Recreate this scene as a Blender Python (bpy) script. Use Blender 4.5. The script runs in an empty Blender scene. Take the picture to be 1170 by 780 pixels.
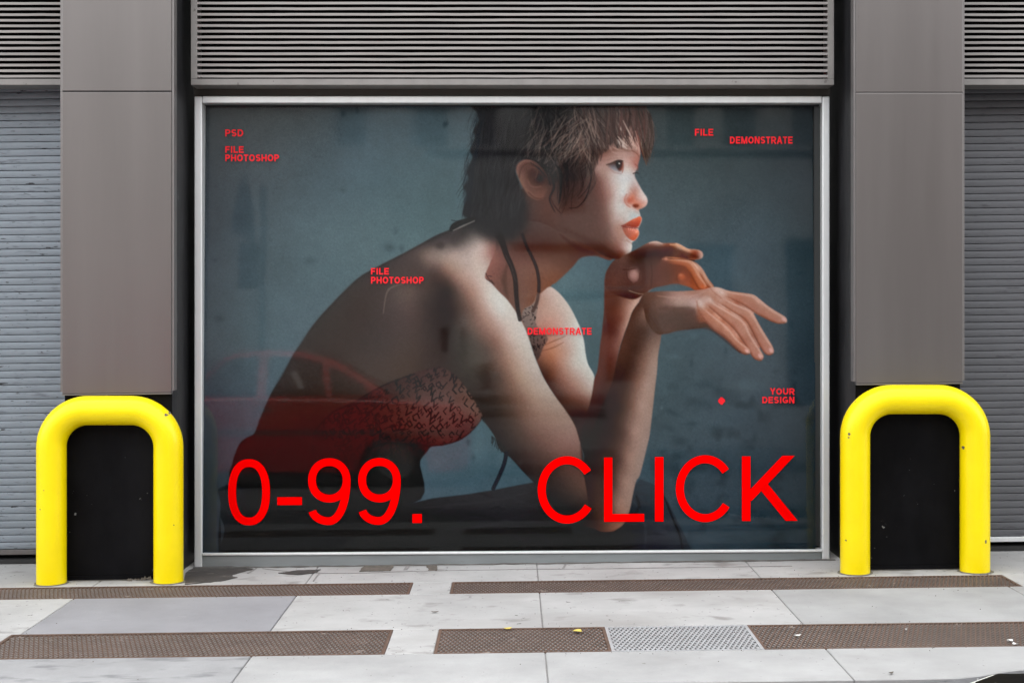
ALB_K,REFL_V,EXPO=.97,.0165,2.5
import numpy as np, math, random
# ---------------------------------------------------------------- poster print (a printed photograph, painted into vertex colours)
PX0,PX1,PY0,PY1=228.0,931.5,119.5,636.0
PNX,PNY=940,690
class Painter:
    def __init__(s):
        s.w,s.h=PNX,PNY
        s.sx=(PX1-PX0)/(s.w-1); s.sy=(PY1-PY0)/(s.h-1)
        s.X,s.Y=np.meshgrid(PX0+np.arange(s.w)*s.sx, PY0+np.arange(s.h)*s.sy)
        s.img=np.zeros((s.h,s.w,3))
    @staticmethod
    def spline(pts,n=6,closed=True):
        P=np.array(pts,float); N=len(P); out=[]
        for i in range(N if closed else N-1):
            if closed: a,b,c,d=P[i-1],P[i],P[(i+1)%N],P[(i+2)%N]
            else: a,b,c,d=P[max(i-1,0)],P[i],P[i+1],P[min(i+2,N-1)]
            for k in range(n):
                t=k/n
                out.append(.5*((2*b)+(c-a)*t+(2*a-5*b+4*c-d)*t*t+(3*b-a-3*c+d)*t**3))
        if not closed: out.append(P[-1])
        return np.array(out)
    def blur(s,m,sig):
        sig=sig/s.sx
        if sig<.2: return m
        r=int(3*sig+1); k=np.exp(-.5*(np.arange(-r,r+1)/sig)**2); k/=k.sum()
        def conv(a):
            p=np.pad(a,((0,0),(r,r)),mode='edge'); L=p.shape[1]+2*r
            n=1
            while n<L: n*=2
            f=np.fft.irfft(np.fft.rfft(p,n,axis=1)*np.fft.rfft(k,n)[None],n,axis=1)
            return f[:,2*r:2*r+a.shape[1]]
        return conv(conv(m).T).T
    def mask(s,pts,soft=.45,smooth=True,n=6):
        P=s.spline(pts,n) if smooth else np.array(pts,float)
        gx=(P[:,0]-PX0)/s.sx; gy=(P[:,1]-PY0)/s.sy
        m=np.zeros((s.h,s.w)); SS=3
        x1,y1=np.roll(gx,-1),np.roll(gy,-1)
        j0=max(0,int(gy.min())-1); j1=min(s.h-1,int(gy.max())+1)
        xs=np.arange(s.w)
        for j in range(j0,j1+1):
            for q in range(SS):
                yy=j+(q+.5)/SS-.5
                c=(gy<=yy)!=(y1<=yy)
                if not c.any(): continue
                xc=np.sort(gx[c]+(yy-gy[c])/(y1[c]-gy[c])*(x1[c]-gx[c]))
                for a,b in zip(xc[::2],xc[1::2]):
                    m[j]+=np.clip(np.minimum(xs+.5,b)-np.maximum(xs-.5,a),0,1)/SS
        return np.clip(s.blur(m,soft),0,1)
    def field(s,samples,m=None,reg=.5):
        P=np.array([q[:2] for q in samples],float)/100; C=np.array([q[2:5] for q in samples],float)
        def phi(r2): return .5*r2*np.log(r2+1e-9)
        n=len(P); D=((P[:,None]-P[None])**2).sum(-1)
        A=np.zeros((n+3,n+3)); A[:n,:n]=phi(D)+np.eye(n)*1e-3*reg; A[:n,n]=1; A[:n,n+1:]=P; A[n,:n]=1; A[n+1:,:n]=P.T
        B=np.zeros((n+3,3)); B[:n]=C
        W=np.linalg.lstsq(A,B,rcond=None)[0]
        if m is not None:
            ys,xs=np.where(m>.002)
            if len(ys)==0: return None
        else: ys,xs=np.mgrid[0:s.h,0:s.w].reshape(2,-1)
        out=np.zeros((s.h,s.w,3))
        for k in range(0,len(ys),60000):
            yy,xx=ys[k:k+60000],xs[k:k+60000]
            qx=s.X[yy,xx]/100; qy=s.Y[yy,xx]/100
            r2=(qx[:,None]-P[None,:,0])**2+(qy[:,None]-P[None,:,1])**2
            v=phi(r2)@W[:n]+W[n]+qx[:,None]*W[n+1]+qy[:,None]*W[n+2]
            out[yy,xx]=v
        lo=C.min(0)-6; hi=C.max(0)+8
        return np.clip(out,np.maximum(lo,0),hi)
    def put(s,m,col,a=1.0):
        col=np.array(col,float); m=(m*a)[...,None]
        s.img=s.img*(1-m)+col*m
    def region(s,pts,samples,soft=.45,smooth=True,a=1.0,reg=.5,clip=None,n=6):
        m=s.mask(pts,soft,smooth,n)
        if clip is not None: m=m*clip
        s.put(m,s.field(samples,m,reg),a); return m
    def blob(s,x,y,rx,ry,col,a=1.0,rot=0,p=2,clip=None):
        c,q=math.cos(math.radians(rot)),math.sin(math.radians(rot))
        R=3.2*max(rx,ry)
        i0=int(max(0,(x-R-PX0)/s.sx)); i1=int(min(s.w,(x+R-PX0)/s.sx+2)); j0=int(max(0,(y-R-PY0)/s.sy)); j1=int(min(s.h,(y+R-PY0)/s.sy+2))
        if i1<=i0 or j1<=j0: return
        X=s.X[j0:j1,i0:i1]-x; Y=s.Y[j0:j1,i0:i1]-y
        u=(X*c+Y*q)/rx; v=(-X*q+Y*c)/ry
        m=np.exp(-(u*u+v*v)**(p/2))*a
        if clip is not None: m=m*clip[j0:j1,i0:i1]
        I=s.img[j0:j1,i0:i1]; I[:]=I*(1-m[...,None])+np.array(col,float)*m[...,None]
    def stroke(s,pts,w0,w1,col,a=1.0,soft=.5,clip=None,smooth=True,n=5,wm=None):
        P=s.spline(pts,n,False) if smooth and len(pts)>2 else np.array(pts,float)
        R=max(w0,w1,wm or 0)+3*soft+1
        x0,x1=P[:,0].min()-R,P[:,0].max()+R; y0,y1=P[:,1].min()-R,P[:,1].max()+R
        i0=int(max(0,(x0-PX0)/s.sx)); i1=int(min(s.w,(x1-PX0)/s.sx+2)); j0=int(max(0,(y0-PY0)/s.sy)); j1=int(min(s.h,(y1-PY0)/s.sy+2))
        if i1<=i0 or j1<=j0: return
        X=s.X[j0:j1,i0:i1]; Y=s.Y[j0:j1,i0:i1]; best=np.full(X.shape,-9.)
        N=len(P)-1
        def W(t):
            if wm is None: return w0+(w1-w0)*t
            return np.where(t<.5,w0+(wm-w0)*t*2,wm+(w1-wm)*(t*2-1))
        for k in range(N):
            a0,b0=P[k],P[k+1]; d=b0-a0; L=(d*d).sum()+1e-9
            t=np.clip(((X-a0[0])*d[0]+(Y-a0[1])*d[1])/L,0,1)
            r=np.hypot(X-a0[0]-t*d[0],Y-a0[1]-t*d[1])
            best=np.maximum(best,W((k+t)/N)*.5-r)
        m=np.clip(best/(2*soft)+.5,0,1); m=m*m*(3-2*m)*a
        # thin strokes keep their coverage
        if clip is not None: m=m*clip[j0:j1,i0:i1]
        I=s.img[j0:j1,i0:i1]; I[:]=I*(1-m[...,None])+np.array(col,float)*m[...,None]
    def noise(s,cell,seed,stretch=1):
        r=np.random.RandomState(seed); nx=int((PX1-PX0)/cell)+4; ny=int((PY1-PY0)/(cell*stretch))+4
        g=r.rand(ny,nx); u=(s.X-PX0)/cell+1; v=(s.Y-PY0)/(cell*stretch)+1
        i=np.clip(u.astype(int),0,nx-2); j=np.clip(v.astype(int),0,ny-2); fu=u-i; fv=v-j; fu=fu*fu*(3-2*fu); fv=fv*fv*(3-2*fv)
        return (g[j,i]*(1-fu)+g[j,i+1]*fu)*(1-fv)+(g[j+1,i]*(1-fu)+g[j+1,i+1]*fu)*fv-.5

def paint_poster():
    p=Painter(); rnd=random.Random(11)
    # ---- studio backdrop
    p.img=p.field([(228,120,58,63,66),(330,120,66,72,74),(430,120,72,85,92),(530,120,72,86,93),(640,120,70,80,86),(770,120,56,64,66),(860,120,50,57,60),(932,120,46,52,56),
        (228,200,62,68,74),(300,200,72,82,88),(400,190,74,90,98),(500,200,78,96,102),(780,200,60,72,76),(860,200,56,67,72),(932,200,46,54,60),
        (228,300,68,76,84),(320,300,80,96,103),(420,260,84,102,108),(500,240,80,99,104),(680,310,80,100,108),(780,260,66,80,86),(860,290,64,79,88),(932,280,50,62,68),
        (228,400,70,78,86),(290,390,80,96,104),(340,360,82,98,106),(670,360,76,96,102),(800,400,66,82,90),(870,420,66,79,88),(932,400,48,60,68),
        (228,480,66,72,82),(280,470,76,86,96),(520,530,72,92,102),(560,540,64,84,94),(770,480,62,78,86),(850,480,58,72,82),(932,480,44,55,63),
        (228,560,56,66,72),(248,600,60,66,76),(780,560,56,70,80),(850,560,52,65,75),(932,560,42,53,60),(800,625,52,63,72),(870,625,48,60,68),(932,630,40,49,55),(228,630,52,58,64)],None,2)
    n=p.noise(46,1)*.5+p.noise(19,2)*.3+p.noise(8,3)*.2
    p.img*=(1+.16*n)[...,None]
    # stains of the backdrop
    right=np.clip((p.X-735)/40,0,1)*np.clip((p.Y-395)/50,0,1)
    st=p.noise(17,7)*.5+p.noise(8,8)*.35+p.noise(30,9,.6)*.4
    p.img*=(1-.30*np.clip(st*2.4-.18,0,1)*right)[...,None]
    for x,y,rx,ry,a,ro in [(768,471,10,3.5,.45,20),(777,504,9,5,.55,10),(765,489,7,3,.4,30),(790,484,7,3,.45,0),(822,448,6,6,.5,40),(812,440,10,4,.35,30),(818,490,7,4,.5,0),(862,500,2.5,6,.5,20),
            (789,553,6,9,.5,15),(800,440,8,4,.3,0),(790,415,2.5,5,.4,0),(392,130,3,4,.5,0),(408,126,2,4,.5,0),(509,142,3,4,.6,30),(502,300-12,6,5,.35,0),(392,217,3,3,.25,0),(354,298,6,4,.25,0),(246,297,3,2,.3,0),(251,364,6,4.5,.4,0),(904,371,3,5,.3,0),
            (915,312,5,2,.35,0),(445,283,7,5,.4,0),(459,284,3,4,.35,0),(452,264,3,4,.25,0),(535,505,3,4,.4,0),(541,522,2.5,4,.4,0),(705,365,8,10,.0,0),(829,401,3,6,.3,0),(800,460,12,5,.3,10),(775,520,10,5,.35,-10),(757,515,5,3,.4,0),(748,530,6,8,.35,0),(862,540,8,5,.2,0),(905,610,4,3,.3,0)]:
        p.blob(x,y,rx,ry,(36,50,57),a,ro)
    for x,y,rx,ry,a in [(756,466,2,2,.4),(770,407,8,3,.3),(793,384,4,3,.25),(850,440,20,7,.25),(700,350,9,22,.0),(545,515,10,14,.3),(500,527,10,6,.2),(575,525,8,12,.3)]:
        p.blob(x,y,rx,ry,(96,116,124),a)
    # ---- trousers
    TR=[(248.5,559),(253,556),(262,553),(270,528),(360,530),(470,560),(463,576),(494,569),(536,564),(566,559),(591,554),(608,551),(640,545),(690,552),(722,556),(731,547),(744,551.5),(756.5,562),(764.6,575),(772.7,591),(781,608),(790,628),(792,640),(251,640),(249,618),(250,600),(252,575)]
    mt=p.region(TR,[(250,560,36,42,46),(300,560,30,33,35),(360,560,31,30,32),(450,590,33,31,33),(540,575,41,40,42),(600,560,44,43,45),(640,560,40,36,36),(730,560,47,54,61),(750,575,46,53,60),(720,590,33,38,43),(755,605,44,46,54),(775,615,44,48,55),(790,628,40,44,50),
        (700,620,33,32,35),(620,620,34,32,34),(500,620,29,27,29),(380,620,26,24,26),(270,620,26,27,29),(255,600,34,38,41)],.5,False)
    # a strap gap at the left hip
    p.stroke([(252,592),(254.5,604),(253,618)],1.2,1.2,(62,68,76),.75,.7,wm=4.2)
    for _ in range(46):
        x=rnd.uniform(480,720); y=rnd.uniform(562,622); L=rnd.uniform(14,50); s_=rnd.uniform(-.35,.6)
        p.stroke([(x,y),(x+L*.5,y+L*.5*s_-2),(x+L,y+L*s_)],.8,.8,rnd.choice([(22,21,23),(52,51,55),(48,46,50)]),.28,1.5,clip=mt,wm=2.6)
    for q,c,a in [([(756,560),(768,590),(777,612),(780,630)],(22,26,30),.8),([(724,572),(735,590),(738,610),(736,630)],(56,60,68),.4),([(712,600),(722,612),(720,630)],(22,23,26),.6),([(640,612),(660,602),(676,598)],(24,23,25),.5),([(480,580),(560,572),(606,562)],(52,50,53),.35),([(300,600),(380,596),(440,586)],(36,34,36),.4),([(727,566),(730,578),(724,590)],(20,24,27),.8)]:
        p.stroke(q,1.5,1.5,c,a,1.4,clip=mt,wm=3)
    # ---- neck and chest (in shade)
    p.region([(560,240),(600,215),(640,225),(690,265),(700,296),(680,292.5),(664,294.5),(655,304),(645,314),(635,323),(628,329),(612,362),(600,395),(570,350),(548,312),(545,280)],
        [(560,270,66,54,52),(575,255,48,44,44),(590,260,58,48,46),(600,235,64,50,47),(620,230,84,52,45),(640,240,84,58,52),(660,250,92,68,62),(690,275,110,74,66),(620,255,82,60,56),(650,270,86,60,53),(680,285,84,48,40),(655,285,80,47,38),(625,285,78,46,38),(600,285,80,50,44),(575,285,96,66,60),(560,290,140,92,84),
         (570,305,118,76,68),(600,305,112,76,66),(625,305,112,74,60),(645,308,100,62,48),(615,325,112,70,54),(600,330,112,76,64),(580,320,104,70,60),(605,350,122,84,70),(585,345,104,72,62),(628,322,118,70,50)],.6)
    # back-lit jaw edge, collarbone shade
    p.stroke([(580,300),(576,320),(580,340)],1,1,(60,40,34),.5,2.5,wm=6)
    p.stroke([(640,268),(660,283),(684,291)],1,1,(62,34,27),.6,2.2,wm=6)
    # ---- far shoulder and upper arm
    p.region([(612,340),(616,337),(622,331.5),(628.5,327.6),(637,333),(646,343),(653,353.5),(659,365.5),(664,377),(667.5,391),(669,403),(672,416),(679,429.5),(680,450),(676,470),(672,520),(660,500),(648,477),(634,453),(622,434),(613.5,414),(606,390),(604,370)],
        [(616,342,176,136,122),(628,332,196,170,160),(640,345,200,178,168),(625,355,188,152,138),(610,365,172,136,124),(650,362,196,178,168),(640,368,194,158,145),(622,375,182,126,112),(640,385,188,150,138),(655,380,202,192,184),(662,392,200,196,190),(648,400,184,150,136),(630,395,184,128,104),(617,400,150,100,84),(628,408,160,104,80),(640,412,172,124,106),
         (655,415,188,172,162),(665,420,194,184,176),(672,432,188,176,168),(645,430,148,104,90),(630,425,106,66,52),(622,425,76,50,43),(660,435,172,140,128),(674,446,172,150,140),(655,448,128,88,76),(640,448,84,54,46),(670,458,118,82,72),(655,462,76,48,40),(668,470,62,38,32),(650,470,60,40,34),(660,490,48,32,28),(668,510,42,29,26)],.5)
    p.stroke([(617,337.5),(611,358),(606,385)],1.6,2.5,(70,48,42),.4,1.6)
    # creases at the armpit
    for q in [[(620,395),(634,389),(646,384)],[(618,401),(632,397),(644,391)]]: p.stroke(q,.8,.6,(112,66,50),.5,1,wm=1.8)
    # ---- bandeau top under the far arm
    TP=[(574,330),(582,343),(590,356),(597,369),(606,388),(613.5,412),(620,402),(631,390),(622,382),(613,374),(612,360),(613,348),(606,352),(600,350),(596,356),(590,350)]
    TP=[(596,362),(599,353),(606,349),(613.5,343),(614.5,350),(612.5,362),(613,372),(620,379),(626,387),(621,396),(613.6,411),(606,390),(600,374)]
    mtp=p.region(TP,[(598,362,122,104,98),(610,350,140,122,115),(606,370,122,104,98),(612,385,104,84,79),(620,388,112,84,77),(612,402,78,62,58)],.5)
    for _ in range(110):
        x=rnd.uniform(597,624); y=rnd.uniform(346,408); an=rnd.uniform(0,6.28); L=rnd.uniform(1.2,3.2)
        p.stroke([(x,y),(x+math.cos(an)*L,y+math.sin(an)*L)],.9,.9,(34,26,28),.75,.45,clip=mtp)
    # ---- near arm, shoulder and back: one skin shape
    BK=[(541,250),(527,258),(513,263),(498,269),(480,279),(460,290),(440,300),(424,308.5),(410,317),(395,331),(382,344),(367,360),(355,375),(345,391),(335,405),(323,428),(311,447),(303,464),(296,481),(290,495),(281,500),(274,506),(269,517),(266,527),(264,548),(300,560),(470,575),(480,525),(493,509),(522,503),(544,487),(549,474),(551,479),(559,489),(566,500),(571,513),(583,522.5),(598,539),(610,551),(624,566),(640,582),(662,598),(680,604),(690,607),(704,604),(704,580),(690,565),(677,556),(670,546),(666,532),(665,515),(662,503),(658,489),(653,479),(644,465.5),(634,452),(622,433),(613.5,414),(608,399),(603,383),(597,369),(590,357),(580,343),(570,333),(560,322),(554,316),(560,300),(566,285),(566,268),(556,256)]
    mb=p.region(BK,[ # back
        (520,262,60,54,55),(490,276,56,49,49),(450,297,62,54,54),(415,318,60,53,52),(385,348,58,52,50),(350,390,56,49,47),(325,430,54,46,44),(300,480,50,40,38),(275,515,44,34,34),
        (470,290,74,62,60),(480,300,84,70,66),(440,325,66,56,54),(410,350,60,50,47),(380,390,59,50,47),(350,440,52,42,39),(310,510,44,34,33),(300,545,36,32,32),(360,520,42,34,33),
        (455,335,86,73,69),(470,335,90,74,69),(450,355,74,62,60),(470,355,80,64,61),(480,345,70,57,54),(440,390,66,56,54),(420,430,66,55,51),(470,390,70,57,53),(460,420,70,56,50),(400,440,58,47,43),(430,460,56,46,43),
        (498,345,50,41,40),(510,345,46,36,36),(490,325,66,52,49),(500,330,54,43,41),(515,330,58,47,44),(518,360,50,40,38),(505,400,52,42,40),(518,420,54,46,43),(490,410,58,46,43),(470,520,40,36,36),(520,460,52,44,41),
        # shoulder light
        (545,257,46,44,45),(530,268,60,55,54),(520,279,86,76,74),(500,283,106,92,88),(490,292,128,108,100),(485,298,104,86,80),(505,292,146,126,118),(520,290,168,146,138),(535,284,160,142,136),(550,282,186,162,154),(558,276,140,112,104),(560,262,58,50,50),(562,290,150,106,98),(555,300,186,160,150),(535,300,184,162,153),(520,303,166,140,128),(510,308,136,104,92),(500,309,88,68,63),
        (530,315,174,142,130),(520,320,128,96,86),(512,320,82,62,56),(545,312,196,174,164),(555,322,202,186,178),(545,330,184,152,140),(535,335,142,106,94),(528,340,98,76,68),(560,340,204,192,184),(550,350,172,138,126),(540,355,118,90,80),(530,365,84,70,65),(572,355,206,198,192),(580,350,206,198,190),(560,365,176,142,130),(550,375,128,98,88),(540,385,84,72,66),
        (590,370,202,190,182),(580,385,190,164,153),(595,385,200,188,180),(568,390,140,104,92),(558,400,92,74,67),(545,410,74,66,60),(600,400,192,178,168),(590,410,178,150,136),(578,415,140,106,92),(605,418,188,170,160),(598,430,172,146,130),(585,435,128,96,82),(570,430,82,64,57),(555,440,58,48,44),
        (612,430,178,160,150),(608,450,160,132,118),(622,448,170,150,138),(595,455,124,94,82),(580,460,80,62,54),(565,465,54,45,41),(555,475,46,39,37),(630,468,154,128,116),(615,475,140,110,98),(600,480,106,80,70),(585,485,68,54,49),(572,495,46,38,36),(640,475,150,124,112),(648,490,142,112,102),(632,495,130,98,88),(615,500,104,76,68),(600,505,74,56,51),(585,515,46,38,36),
        (655,505,132,98,90),(640,515,116,82,74),(622,520,84,62,56),(605,530,54,42,40),(660,520,112,80,72),(650,535,90,64,58),(635,540,64,48,44),(618,550,44,37,35),(664,540,94,66,58),(655,555,72,54,48),(640,565,46,39,37),(668,558,86,62,54),(676,570,62,46,42),(660,578,44,38,36),(690,580,66,48,43),(685,600,66,46,40),(700,600,100,64,52),(670,598,44,36,34)],.5,reg=.15)
    # scapula edge
    p.stroke([(438,358),(440.5,340),(444,331),(452,326.5),(463,323.5)],1,1,(122,104,98),.62,1.0,wm=2.0)
    p.stroke([(450,326),(463,323),(478,318)],2,1,(100,84,78),.35,2.5)
    # back contour rim of dark
    p.stroke([(513,264),(480,280.5),(440,301.5),(410,318.5),(382,345.5),(355,376.5),(335,407),(311,449),(296,483)],2,2.5,(48,46,46),.55,1.6)
    # soft edge to inner elbow crease
    p.stroke([(664,508),(667,535),(672,550),(680,562)],2,2,(36,27,25),.75,2.0,wm=4)
    # little drawing on the shoulder
    for q in [[(555,312),(558,318),(563,324)],[(558,315),(562,316)],[(556,319),(560,322)],[(561,320),(565,325)]]: p.stroke(q,.8,.8,(40,28,28),.85,.5)
    # ---- printed corset
    CR=[(357,525),(357,505),(360,492),(367,482),(381,470),(402,460),(419,450),(438,439.5),(462,430),(482,423),(503,419.5),(516,425.5),(525,434),(537,449.6),(545,463),(551,474),(549.5,480),(544,487),(534,497),(522,504),(506,508.5),(493,510),(486,518),(480,526),(475,540),(468,556),(464,577),(440,580),(400,575),(362,570),(356,548)]
    mc=p.region(CR,[(360,495,44,29,29),(380,480,58,35,34),(420,460,56,38,37),(470,435,64,45,43),(505,425,70,50,48),(525,440,84,60,54),(545,470,104,77,69),(540,485,78,55,53),(510,495,76,52,49),(490,470,92,65,61),(520,465,96,68,63),(460,480,72,47,43),(430,490,62,38,37),(400,500,54,31,31),(375,520,46,28,28),(450,505,56,35,34),(470,500,62,40,38),(480,510,46,31,30),(440,530,32,25,26),(470,530,38,30,30),(400,550,28,23,24),(460,560,32,29,30),(370,560,28,22,24)],.5)
    # cup seam and shade
    p.stroke([(424,512),(440,506),(470,508),(500,509),(524,503),(545,487),(551,476)],2,1.2,(30,22,24),.7,1.2,clip=mc,wm=2.6)
    p.stroke([(358,525),(356.5,508),(361,491),(380,471),(402,460.5),(438,440),(470,428)],1.4,1.0,(22,20,21),.65,.8,clip=mc,wm=2)
    def glyph(x,y,an,sz,col,a,clip):
        c,s_=math.cos(an),math.sin(an)
        k=rnd.randint(0,5)
        if k==0: q=[(-.5,-.5),(-.4,.5),(.4,.45)]
        elif k==1: q=[(-.4,.5),(-.3,-.5),(.4,-.4),(.3,.1),(-.3,.1)]
        elif k==2: q=[(-.4,-.4),(.1,.5),(.4,-.5)]
        elif k==3: q=[(.4,-.4),(-.3,-.5),(-.4,.3),(.1,.5),(.4,.2)]
        elif k==4: q=[(-.4,.5),(-.35,-.5),(.35,.5),(.4,-.5)]
        else: q=[(0,-.5),(.05,.5)]
        p.stroke([(x+(u*c-v*s_)*sz*.85,y+(u*s_+v*c)*sz) for u,v in q],sz*.2,sz*.2,col,a,.45,clip=clip,smooth=False)
    # words run in rows along the cup
    for row in range(18):
        t0=row/18
        for col in range(22):
            u=col/21
            bx=372+u*172; by=492-u*62+ (u*(1-u))*-6
            x=bx+t0*26-8+rnd.uniform(-2,2); y=by+t0*118-32+rnd.uniform(-2.5,2.5)
            if rnd.random()<.2: continue
            an=.95+rnd.uniform(-.25,.25)-(.5*(u-.5))
            sz=rnd.choice([4.5,6,7,8.5])
            glyph(x,y,an,sz,(24,18,20),.8 if u>.3 else .7,mc)
    for _ in range(46):   # light scribbles on the shadow side, dark smocking below
        x=rnd.uniform(362,470); y=rnd.uniform(470,515); glyph(x,y,rnd.uniform(.4,1.2),rnd.uniform(3.5,7),(24,17,19),.6,mc)
    for _ in range(200):
        x=rnd.uniform(372,482); y=rnd.uniform(515,574); L=rnd.uniform(3,9)
        p.stroke([(x,y),(x+rnd.uniform(-2,2),y+L)],.9,.7,rnd.choice([(14,15,17),(52,50,50),(20,18,20),(62,58,55)]),.4,.6,clip=mc)
    for k in range(4):
        y=540+k*9; p.stroke([(362,y),(400,y+3),(440,y+2),(478,y-8)],1.2,1.2,(16,17,19),.6,1.2,clip=mc)
    p.stroke([(378,549),(400,551),(430,550),(462,546)],1.4,1.4,(74,68,64),.3,1.4,clip=mc)
    for x,y in [(551,477),(548,470),(545,464),(540,455),(534,447),(528,439),(521,431),(553,480)]: p.blob(x,y,1.4,1.4,(20,17,18),.8)
    # fringe and tie hanging from the arm
    for k in range(14):
        x=562+k*1.1; p.stroke([(x,498+k*.9),(x-2+rnd.uniform(-1.5,1.5),504+k*.9+rnd.uniform(0,4))],1,.4,(32,30,31),.8,.5)
    p.stroke([(578.5,517),(576.5,528),(571.5,541),(563.5,558)],5,4.6,(16,32,40),.95,.6)
    # ---- far forearm
    p.region([(706,294),(722,287),(745,300),(748,325),(735,337),(729,347),(723,356),(718.5,368),(714.5,379),(711,389),(707,402),(700,440),(690,480),(676,540),(664,500),(668,480),(674,460),(677,446),(679,433),(682.5,423),(685,402),(685.5,395),(688,377),(690,354),(690.3,338),(691,318),(694,308)],
        [(700,305,88,58,50),(715,300,82,54,46),(730,310,80,52,46),(695,325,90,54,46),(710,325,82,50,42),(730,325,78,50,43),(693,345,92,54,45),(705,345,92,56,46),(722,338,150,108,94),(733,336,178,148,134),(715,352,150,106,92),(722,352,188,150,136),(700,362,92,52,43),(710,365,120,74,62),(716,370,176,136,122),(693,385,92,50,42),(703,380,92,54,47),(711,382,150,106,94),(706,396,128,86,76),(690,410,86,46,38),(700,410,92,52,44),(686,430,82,44,36),(695,430,76,44,36),(682,450,70,40,34),(690,450,62,38,33),(678,470,54,34,29),(688,475,50,32,28),(672,500,40,28,25),(676,530,36,27,25)],.55)
    # ---- near forearm
    p.region([(735,337),(745,334),(758,345),(770,365),(762,380),(756.4,381),(754.5,391),(752,405),(751,420),(750,430),(748,447),(746,465),(742.5,495),(740,507),(731.5,541),(727,549),(723.5,563),(719.5,582),(714.5,596),(704,604.5),(690,607),(680,603.5),(676,590),(672,570),(668,545),(668,520),(676,495),(686,468),(698,440),(704,415),(707.5,401),(711.5,388),(715,378),(719,367),(723,355.5),(729.3,346.5)],
        [(733,345,80,54,46),(745,342,98,70,60),(758,350,92,68,60),(726,360,86,58,48),(738,352,92,66,57),(738,360,118,90,80),(748,365,82,60,54),(760,372,72,55,51),(720,375,80,54,45),(732,378,76,55,47),(745,380,92,70,62),(754,382,108,82,74),(715,395,80,52,43),(726,398,70,48,40),(738,398,110,82,72),(748,400,138,110,98),(710,412,70,46,38),(722,418,70,48,41),(735,415,126,94,82),(746,420,154,126,114),(704,440,58,40,34),(716,440,66,46,40),(728,438,122,88,76),(740,440,164,134,122),(747,440,150,124,112),(697,465,48,34,30),(710,465,60,44,38),(722,463,112,80,68),(733,463,166,134,122),(743,463,152,124,112),
         (685,495,44,32,28),(700,495,54,40,36),(714,495,90,64,56),(725,493,158,124,112),(736,493,152,124,114),(678,525,46,33,29),(692,525,58,43,38),(708,525,84,60,54),(718,523,148,114,102),(730,523,152,126,116),(675,552,52,36,32),(690,552,66,47,41),(703,552,88,62,55),(713,550,150,116,103),(724,550,148,122,112),(682,580,64,45,38),(696,578,96,66,57),(707,575,150,112,98),(717,575,150,120,108),(690,600,84,54,44),(704,597,140,90,72),(713,593,146,106,90),(682,596,60,42,36)],.5,reg=.15)
    p.stroke([(729,347),(723,356),(718.5,368),(714,380),(709,396)],1,.8,(60,38,30),.55,.8)
    p.blob(738.5,357,5,3.6,(146,116,106),.75,40)
    p.stroke([(742,344),(747,358),(746,372)],2,2,(60,42,35),.55,2)
    def finger(top,bot,base,lit,dark,hl=2.4,sh=3.2):
        poly=top+bot[::-1]
        m=p.mask(poly,.6); n=len(top)
        sx_,sy_=(top[0][0]+bot[0][0])/2,(top[0][1]+bot[0][1])/2
        m=m*np.clip((np.hypot(p.X-sx_,p.Y-sy_)-2)/13,0,1)
        p.put(m,base,.74)
        p.stroke(bot,sh*.6,sh*.6,dark,.75,1.7,clip=m,wm=sh*1.15)
        off=[(x-.9,y+1.1) for x,y in top]
        p.stroke(off,hl*.5,hl*.7,lit,.6,1.6,clip=m,wm=hl*1.2)
        p.stroke([(x+.2,y+.3) for x,y in bot[1:]],.3,.9,(88,46,34),.55,.9,wm=1.3)
    # ---- hand under the chin
    p.region([(694,309),(700,299),(708,294),(716,290),(722,287.5),(731,282.4),(741,277.2),(749.5,275.8),(757.7,277.8),(771,277.8),(777,279.2),(786,284.3),(796.7,285.4),(801.5,287.4),(803.3,291.5),(801,295.4),(792.6,297.3),(789,297.4),(796.7,301),(803,308),(809,318.3),(815.5,327.5),(812,332),(806,332),(800,333),(793.6,331.5),(788.5,328),(780,325.4),(772,323.4),(762,325.4),(751.5,327.6),(743,331),(735,337),(722,342),(700,335),(691,325)],
        [(700,302,86,58,52),(712,295,98,68,60),(722,291,70,44,36),(735,285,72,44,36),(745,278,150,104,92),(752,277,190,152,138),(760,281,120,66,48),(750,285,72,42,34),(770,280,150,88,62),(775,281,206,156,132),(765,288,68,38,30),(735,295,60,42,36),(750,295,68,44,38),(730,303,72,50,45),(745,305,86,56,50),(760,303,92,54,44),(785,287,196,140,116),(780,290,92,46,34),(795,288,150,80,60),(801,290,196,150,136),(795,294,112,56,42),(785,295,84,40,30),
         (775,295,104,56,40),(770,298,116,62,44),(780,299,150,80,52),(788,300,190,122,92),(762,310,88,52,42),(750,318,92,56,48),(735,318,80,52,46),(735,330,84,52,44),(715,320,86,54,47),(705,320,94,60,52),(695,318,88,54,46),(770,310,98,56,43),(775,318,116,62,44),(782,320,132,68,46),(780,308,126,66,44),(788,312,128,66,44),(797,305,196,150,130),(790,322,140,72,48),(802,312,196,140,118),(800,322,170,96,66),(806,318,196,148,126),(808,326,170,92,62),(795,328,150,78,54),(714,333,70,40,32),(700,332,84,48,40)],.5,reg=.1)
    p.region([(757,294.5),(768,294),(780,295.5),(789,297.6),(796,303.5),(802,312.5),(807.5,323),(806,328),(801,330.5),(796,327.5),(791.5,318),(786.5,309),(779,304.5),(767,302),(758,299.5)],[(759,297,150,98,78),(768,297,170,96,60),(768,301,112,58,36),(780,297.5,190,112,74),(780,302.5,140,68,38),(788,299,212,156,130),(787,306,168,80,42),(795,305,216,172,152),(791,312,176,84,46),(801,314,212,162,140),(795,320,180,90,54),(805,323,204,138,108),(800,328,176,84,52)],.5,reg=.08)
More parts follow.
